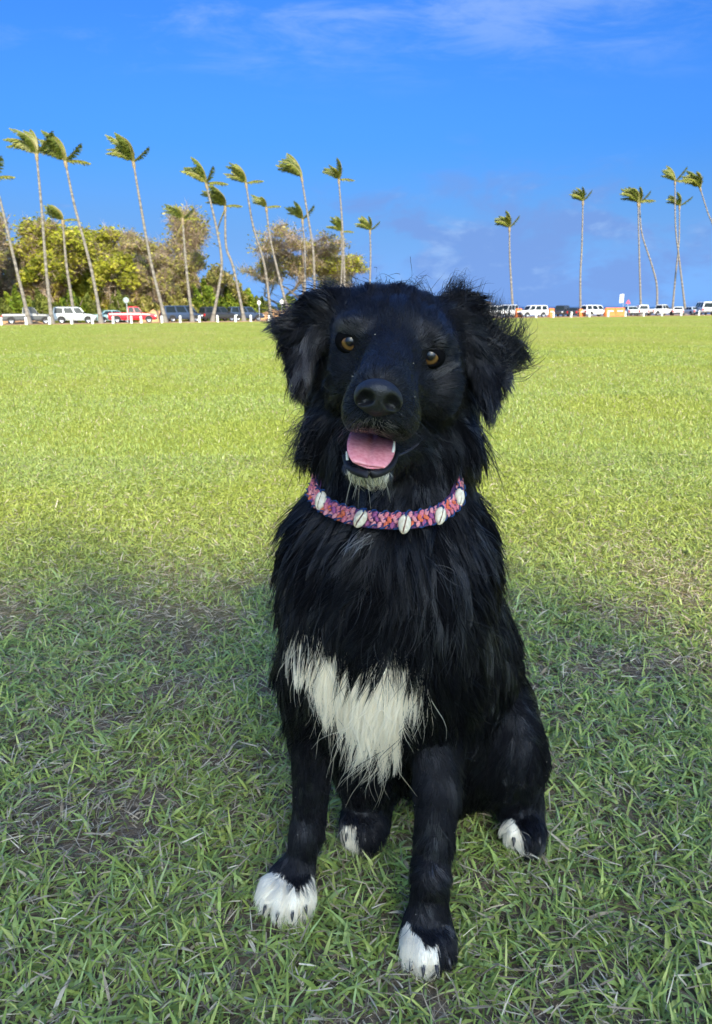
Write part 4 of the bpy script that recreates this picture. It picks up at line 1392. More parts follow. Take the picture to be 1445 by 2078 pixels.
leg([(884, 1480, 0.735, 54), (887, 1600, 0.700, 43), (882, 1700, 0.682, 38), (873, 1790, 0.672, 36)], k=0.004, ln=0.018, lift=0.11, comb=(0.0, 0.2, -1))
leg([(873, 1790, 0.672, 36), (869, 1850, 0.664, 38), (867, 1880, 0.660, 39)], k=0.004, ln=0.017, lift=0.14, comb=(0, -0.25, -1))
# front paws: instep and four toes each
PAW = dict(ln=0.015, lift=0.20)
add("ell", (Wy(588, 1792, 0.724), np.array((0.025, 0.036, 0.020)), AX_W), k=0.015, comb=(-0.15, -1, -0.8), part="paw0", **PAW)
for px_, py_, y_ in ((546, 1808, 0.704), (569, 1820, 0.695), (596, 1820, 0.695), (621, 1808, 0.706)):
    add("ell", (Wy(px_, py_, y_), np.array((0.0102, 0.022, 0.0140)), AX_W), k=0.005, comb=((px_ - 590) * 0.012, -1, -0.8), part="paw0", **PAW)
add("ell", (Wy(867, 1892, 0.655), np.array((0.0245, 0.036, 0.020)), AX_W), k=0.015, comb=(0, -1, -0.8), part="paw1", **PAW)
for px_, py_, y_ in ((834, 1914, 0.638), (856, 1926, 0.627), (881, 1925, 0.627), (903, 1910, 0.640)):
    add("ell", (Wy(px_, py_, y_), np.array((0.0098, 0.022, 0.0140)), AX_W), k=0.005, comb=((px_ - 867) * 0.012, -1, -0.8), part="paw1", **PAW)

# head -------------------------------------------------------------------
he(803, 698, 0.778, 124, 82, 0.084, k=0.03, ln=0.013, lift=0.22, part="head", **face)
he(800, 645, 0.792, 104, 36, 0.058, k=0.03, ln=0.018, lift=0.36, part="head", **face)
he(720, 668, 0.716, 34, 26, 0.026, k=0.02, ln=0.008, lift=0.25, part="head", **face)
he(882, 694, 0.718, 34, 26, 0.026, k=0.02, ln=0.008, lift=0.25, part="head", **face)
hc((796, 690, 0.712, 46), (776, 776, 0.628, 36), k=0.025, ln=0.0045, lift=0.14, part="head", **face)
hc((792, 790, 0.735, 80), (772, 816, 0.640, 52), k=0.03, ln=0.005, lift=0.15, part="head", **face)
he(733, 836, 0.655, 37, 46, 0.030, k=0.02, ln=0.005, lift=0.16, part="head", **face)
he(808, 850, 0.658, 43, 44, 0.032, k=0.02, ln=0.005, lift=0.16, part="head", **face)
he(765, 848, 0.634, 32, 28, 0.020, k=0.02, ln=0.005, lift=0.18, part="head", **face)
he(702, 765, 0.768, 32, 64, 0.050, k=0.03, ln=0.012, lift=0.20, part="head", **face)
he(896, 796, 0.772, 36, 68, 0.050, k=0.03, ln=0.012, lift=0.20, part="head", **face)
he(690, 880, 0.835, 62, 72, 0.050, k=0.03, ln=0.045, lift=0.34, comb=(-0.7, 0, -1), part="ruff")
he(895, 905, 0.835, 66, 72, 0.050, k=0.03, ln=0.045, lift=0.34, comb=(0.6, 0, -1), part="ruff")
he(664, 742, 0.835, 34, 84, 0.040, k=0.03, ln=0.020, lift=0.22, comb=(-0.4, 0, -1), part="ruff")
he(940, 775, 0.838, 34, 84, 0.040, k=0.03, ln=0.020, lift=0.22, comb=(0.4, 0, -1), part="ruff")
# lower jaw
hc((800, 912, 0.775, 56), (750, 944, 0.680, 38), k=0.02, ln=0.010, lift=0.25, part="jaw", **face)
he(746, 960, 0.668, 46, 19, 0.020, k=0.015, ln=0.0070, lift=0.30, comb=(0, -0.3, -1), part="jaw")
# open mouth
add("ell", (C(751, 912, 0.660), np.array((p2m(51, 0.66), p2m(32, 0.66), 0.060)), AX_HEAD), k=0.008, sub=True)
add("cone", (C(795, 912, 0.655), C(856, 884, 0.705), 0.0055, 0.0030), k=0.004, sub=True)
add("cone", (C(706, 905, 0.665), C(692, 882, 0.690), 0.0055, 0.0030), k=0.004, sub=True)
# ears: folded flaps blown outwards by the wind
EL = [C(664, 622, 0.790), C(578, 662, 0.800), C(610, 780, 0.768), C(650, 688, 0.772)]
ER = [C(925, 622, 0.796), C(1040, 706, 0.800), C(990, 826, 0.770), C(948, 700, 0.778)]
for E_, sg in ((EL, -1), (ER, 1)):
    kw = dict(k=0.014, ln=0.022, lift=0.22, away=E_[0] * 0.7 + E_[3] * 0.3 - np.array((0, 0, -0.02)), droop=0.05, part="ear", dens=1.5)
    add("tri", (E_[0], E_[1], E_[3], 0.0055), **kw)
    add("tri", (E_[1], E_[2], E_[3], 0.0050), **kw)
he(668, 640, 0.790, 34, 34, 0.03, k=0.03, ln=0.030, lift=0.35, comb=(-1, 0, 0.2), part="ear")
he(925, 652, 0.796, 34, 38, 0.03, k=0.03, ln=0.030, lift=0.35, comb=(0.8, 0, 0.5), part="ear")


def sdf_mesh(name, prims, lo, hi, vox):
    lo = np.asarray(lo, float); n = np.ceil((np.asarray(hi) - lo) / vox).astype(int) + 1
    D = np.full(n, 0.06, np.float32)
    gx = [lo[i] + np.arange(n[i]) * vox for i in range(3)]
    for o in prims:
        m = 0.035 + o.k
        i0 = np.clip(np.floor((o.lo - m - lo) / vox).astype(int), 0, n - 1); i1 = np.clip(np.ceil((o.hi + m - lo) / vox).astype(int) + 1, 1, n)
        sl = tuple(slice(a, b) for a, b in zip(i0, i1))
        P = np.stack(np.meshgrid(*[gx[i][sl[i]] for i in range(3)], indexing='ij'), -1)
        d = pdist(o, P).astype(np.float32); cur = D[sl]
        if o.sub:
            h = np.maximum(o.k - np.abs(cur + d), 0) / o.k
            D[sl] = np.maximum(cur, -d) + h * h * o.k * 0.25
        else:
            h = np.maximum(o.k - np.abs(cur - d), 0) / o.k
            D[sl] = np.minimum(cur, d) - h * h * o.k * 0.25
    g = openvdb.FloatGrid(); g.background = 0.06
    g.copyFromArray(D)
    res = g.convertToPolygons(isovalue=0.0, adaptivity=0.0)
    pts, quads_ = (res[0], res[1]) if len(res) == 2 else (res[0], res[2])
    V = np.asarray(pts) * vox + lo
    Q = np.asarray(quads_)
    # outward winding
    a, b, c = V[Q[:, 0]], V[Q[:, 1]], V[Q[:, 2]]
    nn_ = np.cross(b - a, c - a); ctr = V.mean(0)
    if (nn_ * (a - ctr)).sum() < 0: Q = Q[:, ::-1]
    return V, Q


dog = empty("dog", (0.06, 0.80, ground_z(0.06, 0.80)))
DOG_LOC = np.array(dog.location)
DV, DQ = sdf_mesh("body", PR, (-0.22, 0.52, -0.02), (0.34, 1.36, 0.78), 0.0032)
DV[:, 2] = np.maximum(DV[:, 2], ground_z(DV[:, 0], DV[:, 1]) + 0.002)


def poly_in(poly, x, y):
    inside = np.zeros(len(x), bool); n = len(poly); j = n - 1
    for i in range(n):
        xi, yi = poly[i]; xj, yj = poly[j]
        c = ((yi > y) != (yj > y)) & (x < (xj - xi) * (y - yi) / (yj - yi + 1e-9) + xi)
        inside ^= c; j = i
    return inside


CHEST = [(594, 1292), (632, 1280), (664, 1298), (692, 1326), (745, 1330), (800, 1326), (842, 1326), (878, 1364), (868, 1390), (836, 1398), (816, 1435), (802, 1500), (778, 1512), (745, 1484), (704, 1450), (672, 1416), (648, 1376), (620, 1340)]
PAW0 = [(505, 1795), (545, 1762), (572, 1772), (598, 1800), (628, 1778), (650, 1762), (660, 1870), (500, 1870)]
PAW1 = [(795, 1892), (822, 1856), (834, 1886), (850, 1898), (862, 1920), (890, 1922), (892, 1985), (795, 1985)]
PAW2 = [(690, 1674), (718, 1670), (728, 1694), (728, 1730), (688, 1730)]
PAW3 = [(1010, 1660), (1044, 1666), (1058, 1694), (1060, 1740), (1010, 1730)]
CHIN = [(704, 950), (730, 960), (775, 960), (792, 948), (786, 1000), (706, 1000)]


def dog_white(P):
    """0 black coat, 1 chest, 2..5 paws, 6 chin"""
    x, y = project(P); z = P[:, 2]; yy = P[:, 1]
    jit = 12 * (vn1(P[:, 0] * 90, P[:, 2] * 90, 1.0) - 0.5) * 2
    w = np.zeros(len(P), int)
    w[poly_in(CHEST, x + jit, y + 2 * jit) & (yy < 0.80) & (z > 0.12)] = 1
    for i, pl in enumerate((PAW0, PAW1, PAW2, PAW3)):
        ok = poly_in(pl, x + jit * 0.6, y + jit) & (z < 0.11)
        ok &= (yy < 0.78) if i < 2 else (yy > 0.77)
        w[ok] = 2 + i
    w[poly_in(CHIN, x, y) & (yy < 0.70) & (z > 0.4)] = 6
    return w


WHITE_FUR = np.array((0.92, 0.83, 0.66)); BLACK_FUR = np.array((0.0045, 0.0045, 0.0055))
wv = dog_white(DV)
skin_col = np.where((wv > 0)[:, None], WHITE_FUR * 0.8, BLACK_FUR)
me = np_mesh("body", DV - DOG_LOC, [DQ], skin_col, smooth=True)
skin_mat, nt, b = new_mat("dog_skin")
a_ = nt.nodes.new("ShaderNodeAttribute"); a_.attribute_name = "col"
nt.links.new(a_.outputs["Color"], b.inputs["Base Color"])
b.inputs["Roughness"].default_value = 0.75; b.inputs["Specular IOR Level"].default_value = 0.15
body = link("body", me, skin_mat, dog)
tag(dog, "black dog with white chest sitting on the grass, mouth open, looking up", "dog")

# surface lookup for the collar and the fur
from mathutils.bvhtree import BVHTree
BVH = BVHTree.FromPolygons([tuple(v) for v in DV], [tuple(q) for q in DQ])
CAM_P = Vector((0, 0, CAM_H))


def hit(px, py, lift=0.0):
    d = Vector(ray(px, py)); h = BVH.ray_cast(CAM_P, d.normalized())
    if h[0] is None: return None
    return np.array(h[0]) + np.array(h[1]) * lift


# ---- collar path: round the neck, just outside the skin
COL_PX = [(636, 984, .004), (646, 1006, .007), (668, 1030, .010), (702, 1047, .011), (742, 1058, .011), (790, 1063, .011), (838, 1060, .011), (876, 1048, .010), (904, 1028, .007), (922, 1004, .004)]
front = [hit(px, py, lf_) for px, py, lf_ in COL_PX]
front = np.array([p for p in front if p is not None])

fa, fb = front[0], front[-1]
mid = 0.5 * (fa + fb); ax_ = fb - fa
back_dir = np.cross(np.array((0, 0, 1.0)), ax_); back_dir /= np.linalg.norm(back_dir)
if back_dir[1] < 0: back_dir = -back_dir
back = []
for th in np.linspace(0, math.pi, 9)[1:-1]:
    p = mid + 0.5 * ax_ * math.cos(th) * 1.05 + back_dir * 0.105 * math.sin(th) + np.array((0, 0, 0.055 * math.sin(th)))
    back.append(p)
loop = np.vstack((front, np.array(back), front[:1]))
COLLAR = catmull(loop, 400)
kd = kdtree.KDTree(len(COLLAR))
for i, p in enumerate(COLLAR): kd.insert(p, i)
kd.balance()

# ---- eyes, lids, nose, tongue, teeth ------------------------------------
def eye_material():
    m, nt, b = new_mat("dog_eye")
    N = nt.nodes.new; L = nt.links.new
    tc = N("ShaderNodeTexCoord"); sp = N("ShaderNodeSeparateXYZ"); L(tc.outputs["Object"], sp.inputs[0])
    cmb = N("ShaderNodeCombineXYZ"); L(sp.outputs[0], cmb.inputs[0]); L(sp.outputs[1], cmb.inputs[1])
    ln = N("ShaderNodeVectorMath"); ln.operation = 'LENGTH'; L(cmb.outputs[0], ln.inputs[0])
    mr = N("ShaderNodeMapRange"); mr.inputs[1].default_value = 0; mr.inputs[2].default_value = 0.0115; L(ln.outputs["Value"], mr.inputs[0])
    nz = N("ShaderNodeTexNoise"); nz.inputs["Scale"].default_value = 900; L(tc.outputs["Object"], nz.inputs["Vector"])
    ad = N("ShaderNodeMath"); ad.operation = 'MULTIPLY_ADD'; ad.inputs[1].default_value = 0.08; L(nz.outputs["Fac"], ad.inputs[0]); L(mr.outputs[0], ad.inputs[2])
    rp = N("ShaderNodeValToRGB"); L(ad.outputs[0], rp.inputs[0])
    el = rp.color_ramp.elements
    stops = [(0.0, (0.004, 0.004, 0.005)), (0.43, (0.004, 0.004, 0.005)), (0.48, (0.06, 0.030, 0.009)), (0.60, (0.135, 0.070, 0.021)), (0.72, (0.10, 0.050, 0.014)), (0.78, (0.03, 0.015, 0.008)), (0.88, (0.012, 0.010, 0.010))]
    while len(el) < len(stops): el.new(0.5)
    for e, (p, c) in zip(el, stops): e.position = p; e.color = (*c, 1)
    L(rp.outputs[0], b.inputs["Base Color"])
    b.inputs["Roughness"].default_value = 0.25
    b.inputs["Coat Weight"].default_value = 0.45; b.inputs["Coat Roughness"].default_value = 0.10; b.inputs["Specular IOR Level"].default_value = 0.25
    return m


eye_mat = eye_material()
lid_mat = simple_mat("eyelid_skin", (0.003, 0.003, 0.0035), 0.9, spec=0.05)
bm = bmesh.new(); bmesh.ops.create_uvsphere(bm, u_segments=32, v_segments=24, radius=0.0115)
EYE_ME = bpy.data.meshes.new("eye"); bm.to_mesh(EYE_ME); bm.free()
EYE_ME.materials.append(eye_mat)
EYE_ME.polygons.foreach_set("use_smooth", [True] * len(EYE_ME.polygons))
EYES = []
for px_, py_ in ((711, 693), (873, 722)):
    s0 = hit(px_, py_); t0 = depth_of(s0)
    ctr = C(px_, py_, t0 + 0.0075)
    EYES.append((px_, py_, t0))
    e = bpy.data.objects.new("eye", EYE_ME); COL.objects.link(e); e.parent = dog
    e.location = Vector(ctr - DOG_LOC)
    fwd = Vector(np.array((0, 0, CAM_H + 0.02)) - ctr).normalized()
    e.rotation_euler = fwd.to_track_quat('Z', 'Y').to_euler()
    # lids: a shell round the ball with an almond opening
    sv = list(PR); PR.clear()
    add("ell", (ctr, np.array((0.0150, 0.0126, 0.0124)), AX_HEAD), k=0.001)
    add("ell", (ctr + np.array(fwd) * 0.012 - H_U * 0.0024, np.array((0.0092, 0.0056, 0.0145)), AX_HEAD), k=0.0025, sub=True)
    lp = list(PR); PR.clear(); PR.extend(sv)
    V, Q = sdf_mesh("eyelid", lp, ctr - 0.022, ctr + 0.022, 0.0008)
    link("eyelid", np_mesh("eyelid", V - DOG_LOC, [Q], smooth=True), lid_mat, dog)

sv = list(PR); PR.clear()
tn = 0.606
he(768, 797, tn, 43, 27, 0.021, k=0.008)
he(765, 820, tn + 0.003, 30, 25, 0.017, k=0.010)
he(736, 806, tn + 0.004, 16, 18, 0.013, k=0.007)
he(800, 818, tn + 0.004, 16, 18, 0.013, k=0.007)
add("ell", (C(743, 807, tn - 0.012), np.array((0.0068, 0.0052, 0.0140)), AX_HEAD), k=0.003, sub=True)
add("ell", (C(796, 817, tn - 0.012), np.array((0.0068, 0.0052, 0.0140)), AX_HEAD), k=0.003, sub=True)
add("ell", (C(731, 815, tn - 0.006), np.array((0.0040, 0.0022, 0.0100)), AX_HEAD), k=0.003, sub=True)
add("ell", (C(808, 828, tn - 0.006), np.array((0.0040, 0.0022, 0.0100)), AX_HEAD), k=0.003, sub=True)
add("ell", (C(764, 842, tn - 0.016), np.array((0.0010, 0.0100, 0.0060)), AX_HEAD), k=0.002, sub=True)
np_pr = list(PR); PR.clear(); PR.extend(sv)
V, Q = sdf_mesh("nose", np_pr, C(768, 805, tn) - 0.032, C(768, 805, tn) + 0.032, 0.0007)
nose_mat, nt, b = new_mat("dog_nose")
b.inputs["Base Color"].default_value = (0.010, 0.010, 0.013, 1); b.inputs["Roughness"].default_value = 0.46; b.inputs["Specular IOR Level"].default_value = 0.55
tc = nt.nodes.new("ShaderNodeTexCoord"); vo = nt.nodes.new("ShaderNodeTexVoronoi"); vo.inputs["Scale"].default_value = 900
bp = nt.nodes.new("ShaderNodeBump"); bp.inputs["Strength"].default_value = 0.6; bp.inputs["Distance"].default_value = 0.0007
nt.links.new(tc.outputs["Object"], vo.inputs["Vector"]); nt.links.new(vo.outputs["Distance"], bp.inputs["Height"]); nt.links.new(bp.outputs[0], b.inputs["Normal"])
link("nose", np_mesh("nose", V - DOG_LOC, [Q], smooth=True), nose_mat, dog)

# tongue: a soft slab lying on the lower jaw, grooved along the middle
def tongue_mesh():
    path = catmull([C(760, 872, 0.722), C(757, 884, 0.700), C(754, 902, 0.676), C(751, 922, 0.658), C(748.5, 940, 0.648), C(748, 951, 0.6475)], 26)
    vv = np.linspace(0, 1, 26); hwp = p2m(50, 0.66) * np.where(vv < 0.45, 0.78 + 0.22 * np.sin(vv / 0.45 * math.pi / 2), np.sqrt(np.clip(1 - ((vv - 0.45) / 0.555) ** 2, 0, 1)))
    T = np.gradient(path, axis=0); T /= np.linalg.norm(T, axis=1)[:, None]
    nu = 25; us = np.linspace(-1, 1, nu)
    top, bot = [], []
    for i in range(26):
        up = np.cross(H_R, T[i]); up /= np.linalg.norm(up)
        if up @ H_U < 0: up = -up
        v = i / 25
        for u in us:
            edge = math.sqrt(max(0, 1 - abs(u) ** 3.5))
            ripple = 0.0003 * math.sin(u * 4 + v * 5)
            z = 0.0042 * u * u * (1 - 0.5 * v) - 0.0022 * math.exp(-(u / 0.09) ** 2) * (1.0 - 0.6 * v) + ripple
            th = 0.0046 * (0.35 + 0.65 * edge)
            c = path[i] + H_R * (u * hwp[i])
            top.append(c + up * (z + th * 0.5 * edge)); bot.append(c + up * (z - th * 0.5 * edge - 0.0004))
    V = np.array(top + bot); n = 26 * nu
    F = []
    for i in range(25):
        for k in range(nu - 1):
            a_ = i * nu + k; F.append((a_, a_ + 1, a_ + nu + 1, a_ + nu)); F.append((n + a_ + nu, n + a_ + nu + 1, n + a_ + 1, n + a_))
    for k in range(nu - 1):
        for a_ in (0, 25 * nu): F.append((a_ + k, n + a_ + k, n + a_ + k + 1, a_ + k + 1))
    for i in range(25):
        for a_ in (0, nu - 1): F.append((i * nu + a_, (i + 1) * nu + a_, n + (i + 1) * nu + a_, n + i * nu + a_))
    return V, np.array(F)


V, Q = tongue_mesh()
tongue_mat, nt, b = new_mat("dog_tongue")
b.inputs["Roughness"].default_value = 0.24
b.inputs["Subsurface Weight"].default_value = 0.3; b.inputs["Subsurface Radius"].default_value = (0.008, 0.003, 0.002); b.inputs["Subsurface Scale"].default_value = 0.5
tc = nt.nodes.new("ShaderNodeTexCoord"); nz = nt.nodes.new("ShaderNodeTexNoise"); nz.inputs["Scale"].default_value = 260; nz.inputs["Detail"].default_value = 4
rp = nt.nodes.new("ShaderNodeValToRGB"); rp.color_ramp.elements[0].position = 0.3; rp.color_ramp.elements[0].color = (0.62, 0.20, 0.23, 1); rp.color_ramp.elements[1].position = 0.75; rp.color_ramp.elements[1].color = (0.80, 0.34, 0.36, 1)
nt.links.new(tc.outputs["Object"], nz.inputs["Vector"]); nt.links.new(nz.outputs["Fac"], rp.inputs[0]); nt.links.new(rp.outputs[0], b.inputs["Base Color"])
bp = nt.nodes.new("ShaderNodeBump"); bp.inputs["Strength"].default_value = 0.3; bp.inputs["Distance"].default_value = 0.0006
nt.links.new(nz.outputs["Fac"], bp.inputs["Height"]); nt.links.new(bp.outputs[0], b.inputs["Normal"])
link("tongue", np_mesh("tongue", V - DOG_LOC, [Q], smooth=True), tongue_mat, dog)

# mouth lining, lips and lower teeth
lip_mat = simple_mat("dog_lip", (0.012, 0.011, 0.014), 0.55, spec=0.3)
wet_lip = simple_mat("wet_lip", (0.03, 0.028, 0.034), 0.25, spec=0.7)  # paler than the lip: highlight along its wet edge put into the colour
mouth_mat = simple_mat("mouth_lining", (0.06, 0.012, 0.014), 0.5)
tooth_mat = simple_mat("tooth_enamel", (0.80, 0.76, 0.64), 0.25, spec=0.5)


def tube_part(name, pts, radii, mat, n=20, seg=8):
    path = catmull(np.array(pts), n); rr = np.interp(np.linspace(0, 1, n), np.linspace(0, 1, len(radii)), radii)
    v, q = tube_arrays(path - DOG_LOC, rr, seg)
    return link(name, np_mesh(name, v, [q], smooth=True), mat, dog)


tube_part("lip", [C(697, 925, 0.690), C(708, 948, 0.664), C(728, 959, 0.650), C(750, 963, 0.646), C(775, 958, 0.650), C(795, 944, 0.664), C(808, 918, 0.684)], (0.0016, 0.0032, 0.0036, 0.0037, 0.0036, 0.0032, 0.0016), lip_mat)
tube_part("lip", [hit(804, 926), hit(824, 917), hit(845, 903), hit(862, 884)], (0.0018, 0.0022, 0.0018, 0.0008), wet_lip)
tube_part("lip", [hit(698, 880), hit(697, 894), hit(699, 908), C(703, 924, 0.684)], (0.0008, 0.0018, 0.0020, 0.0016), wet_lip)
tube_part("tooth", [C(800, 896, 0.668), C(799, 910, 0.664), C(795, 924, 0.660), C(789, 934, 0.657)], (0.0008, 0.0015, 0.0014, 0.0006), tooth_mat, 12)
tube_part("tooth", [C(705, 934, 0.664), C(704, 924, 0.664), C(703, 916, 0.665)], (0.0014, 0.0012, 0.0004), tooth_mat, 8)

claw_mat = simple_mat("dog_claw", (0.035, 0.030, 0.028), 0.4)
for o_ in [o_ for o_ in PR if o_.part.startswith("paw") and o_.args[1][0] < 0.012]:
    c_ = o_.args[0]; dx_ = o_.comb[0] * 0.4
    tip = c_ + np.array((dx_ * 0.02, -o_.args[1][1] - 0.006, -0.007)); tip[2] = max(tip[2], ground_z(tip[0], tip[1]) + 0.002)
    tube_part("claw", [c_ + np.array((0, -o_.args[1][1] * 0.75, 0.001)), (c_ + tip) / 2 + np.array((0, -o_.args[1][1] * 0.5, 0.002)), tip], (0.0026, 0.0022, 0.0005), claw_mat, 8, 6)

# ---- fur ---------------------------------------------------------------
def fur_material(name, rough=0.30):
    m = bpy.data.materials.new(name); m.use_nodes = True
    nt = m.node_tree; nt.nodes.clear()
    out = nt.nodes.new("ShaderNodeOutputMaterial"); h = nt.nodes.new("ShaderNodeBsdfHairPrincipled")
    h.parametrization = 'COLOR'
    a = nt.nodes.new("ShaderNodeAttribute"); a.attribute_name = "col"
    nt.links.new(a.outputs["Color"], h.inputs["Color"])
    h.inputs["Roughness"].default_value = rough; h.inputs["Radial Roughness"].default_value = 0.45
    h.inputs["Random Roughness"].default_value = 0.3; h.inputs["IOR"].default_value = 1.52
    # glossy guard hairs over a dull undercoat, lock by lock
    g = nt.nodes.new("ShaderNodeAttribute"); g.attribute_name = "gloss"
    dif = nt.nodes.new("ShaderNodeBsdfDiffuse"); nt.links.new(a.outputs["Color"], dif.inputs["Color"])
    mx = nt.nodes.new("ShaderNodeMixShader")
    nt.links.new(g.outputs["Fac"], mx.inputs[0]); nt.links.new(dif.outputs[0], mx.inputs[1]); nt.links.new(h.outputs[0], mx.inputs[2])
    nt.links.new(mx.outputs[0], out.inputs["Surface"])
    return m


fur_mat = fur_material("dog_fur", 0.22)


def hair_object(name, P, rad_root, rad_tip, col, mat, parent, gloss=None):
    """P (N,K,3) -> a curves object"""
    N, K = P.shape[:2]
    cu = bpy.data.hair_curves.new(name)
    cu.add_curves([K] * N)
    cu.position_data.foreach_set("vector", np.ascontiguousarray((P - DOG_LOC).reshape(-1), dtype=np.float32))
    s = np.linspace(0, 1, K)[None, :]
    r = rad_root[:, None] * (1 - s ** 1.6) + rad_tip[:, None] * s ** 1.6
    at = cu.attributes.get("radius") or cu.attributes.new("radius", 'FLOAT', 'POINT')
    at.data.foreach_set("value", r.astype(np.float32).ravel())
    ca = cu.attributes.new("col", 'FLOAT_COLOR', 'CURVE')
    c4 = np.ones((N, 4), np.float32); c4[:, :3] = col
    ca.data.foreach_set("color", c4.ravel())
    ga = cu.attributes.new("gloss", 'FLOAT', 'CURVE')
    ga.data.foreach_set("value", (np.full(N, 0.6) if gloss is None else gloss).astype(np.float32))
    cu.materials.append(mat)
    o = bpy.data.objects.new(name, cu); COL.objects.link(o); o.parent = parent
    return o


def sample_surface(n):
    A, B, Cc, D = (DV[DQ[:, k]] for k in range(4))
    nrm = np.cross(Cc - A, D - B); area = 0.5 * np.linalg.norm(nrm, axis=1); nrm /= (2 * area[:, None] + 1e-12)
    ctr = (A + B + Cc + D) / 4
    # more hairs where the coat is short (face, legs), and on the side that faces the camera
    px, py = project(ctr)
    wgt = np.ones(len(ctr)); wgt[(py < 900)] = 1.8; wgt[(py > 1560)] = 1.3
    to_cam = np.array((0, 0, CAM_H)) - ctr; to_cam /= np.linalg.norm(to_cam, axis=1)[:, None]
    facing = (nrm * to_cam).sum(1)
    wgt *= np.where(facing > -0.35, 1.0, 0.45)
    pr = area * wgt; pr /= pr.sum()
    f = rng.choice(len(DQ), n, p=pr)
    u, v = rng.random(n)[:, None], rng.random(n)[:, None]
    P = (A[f] * (1 - u) + B[f] * u) * (1 - v) + (D[f] * (1 - u) + Cc[f] * u) * v
    # smooth normals
    vn = np.zeros_like(DV)
    for k in range(4): np.add.at(vn, DQ[:, k], nrm * area[:, None])
    vn /= np.linalg.norm(vn, axis=1)[:, None] + 1e-12
    Nn = (vn[DQ[f, 0]] * (1 - u) + vn[DQ[f, 1]] * u) * (1 - v) + (vn[DQ[f, 3]] * (1 - u) + vn[DQ[f, 2]] * u) * v
    Nn /= np.linalg.norm(Nn, axis=1)[:, None] + 1e-12
    return P, Nn


def fur_fields(P, Nn):
    """length, lift, comb direction and droop at each root, blended from the shapes it lies on"""
    n = len(P)
    W = np.zeros(n); ln = np.zeros(n); lf = np.zeros(n); dr = np.zeros(n); cd = np.zeros((n, 3))
    ear = np.zeros(n)
    for o in PR:
        if o.sub: continue
        near = np.all((P > o.lo - 0.03) & (P < o.hi + 0.03), axis=1)
        if not near.any(): continue
        q = P[near]; d = np.maximum(pdist(o, q), 0)
        w = np.exp(-d / 0.006) + 1e-9
        W[near] += w; ln[near] += w * o.ln; lf[near] += w * o.lift; dr[near] += w * o.droop
        if o.part == "ear": ear[near] += w
        if o.away is not None:
            c = q - o.away; c /= np.linalg.norm(c, axis=1)[:, None] + 1e-9
        else:
            c = np.tile(o.comb / np.linalg.norm(o.comb), (len(q), 1))
        cd[near] += w[:, None] * c
    W = np.maximum(W, 1e-9)
    ln /= W; lf /= W; dr /= W; ear /= W
    cd -= (cd * Nn).sum(1)[:, None] * Nn
    cd /= np.linalg.norm(cd, axis=1)[:, None] + 1e-6
    return ln, lf, cd, dr, ear


def swirl(P, scale, seed):
    """smooth random vectors, for partings and cowlicks"""
    a = VNoise(seed); b2 = VNoise(seed + 1); c2 = VNoise(seed + 2)
    u, v = P[:, 0] + 0.37 * P[:, 1] + 5, P[:, 2] + 0.21 * P[:, 1] + 5
    return np.stack((a(u, v, scale), b2(u, v, scale), c2(u, v, scale)), 1) * 2 - 1


def fur_points(P, Nn, ln, lf, cd, dr, K=7, curl=0.07, frizz=0.12):
    n = len(P)
    sw = swirl(P, 11, 50) * 0.40 + swirl(P, 28, 60) * 0.38 + swirl(P, 80, 70) * 0.28
    dirv = cd + sw + rng.normal(0, frizz, (n, 3)); dirv -= (dirv * Nn).sum(1)[:, None] * Nn
    dirv /= np.linalg.norm(dirv, axis=1)[:, None] + 1e-6
    L = ln * np.clip(rng.normal(1.0, 0.18, n), 0.45, 1.5)
    s = np.linspace(0, 1, K)[None, :, None]
    up = lf[:, None, None] * (s - 0.40 * s * s) * 1.25
    pts = P[:, None, :] + L[:, None, None] * (Nn[:, None, :] * up + dirv[:, None, :] * (s * (1 - lf[:, None, None] * 0.35)) + np.array((0, 0, -1.0)) * (dr[:, None, None] * 0.55 * s * s))
    ph = rng.random((n, 1, 1)) * 6.28; side = np.cross(dirv, Nn)[:, None, :]
    pts += side * (L[:, None, None] * curl) * np.sin(s * 5.5 + ph) * s
    return pts, L


def clump(pts, P, per, amount, L, jitter=0.0):
    """draw neighbouring hairs into pointed locks"""
    n = len(P); m = max(4, n // per)
    idx = rng.choice(n, m, replace=False)
    t = kdtree.KDTree(m)
    for j, i in enumerate(idx): t.insert(P[i], j)
    t.balance()
    own = np.fromiter((t.find(p)[1] for p in P), int, n)
    G_ = pts[idx[own]]
    s = np.linspace(0, 1, pts.shape[1])[None, :, None]
    a = amount[:, None, None] * s ** 1.3
    off = G_ - G_[:, :1] + P[idx[own]][:, None, :]
    Lr = (L / L[idx[own]])[:, None, None]
    tgt = off[:, :1] + (off - off[:, :1]) * np.clip(Lr, 0.6, 1.3)
    return pts * (1 - a) + tgt * a, own


N_FUR = 210000
P, Nn = sample_surface(N_FUR)
px, py = project(P)
drop = np.zeros(len(P), bool)
for ex, ey, et in EYES:
    near = np.abs(P - C(ex, ey, et)).max(1) < 0.03
    q = ((px - ex) * math.cos(ROLL) + (py - ey) * math.sin(ROLL), -(px - ex) * math.sin(ROLL) + (py - ey) * math.cos(ROLL))
    drop |= near & ((q[0] / 21) ** 2 + (q[1] / 14) ** 2 < 1)
fr_ = P[:, 1] < 0.66
drop |= fr_ & (((px - 767) / 46) ** 2 + ((py - 806) / 36) ** 2 < 1) & (P[:, 2] > 0.5)
mouth = (((px - 751) / 52) ** 2 + ((py - 912) / 33) ** 2 < 1) & (P[:, 1] < 0.76) & (P[:, 2] > 0.4)
drop |= mouth
dc = np.fromiter((kd.find(p)[2] for p in P), float, len(P))
drop |= dc < 0.0125
P, Nn, dc = P[~drop], Nn[~drop], dc[~drop]
ln, lf, cd, dr, ear = fur_fields(P, Nn)
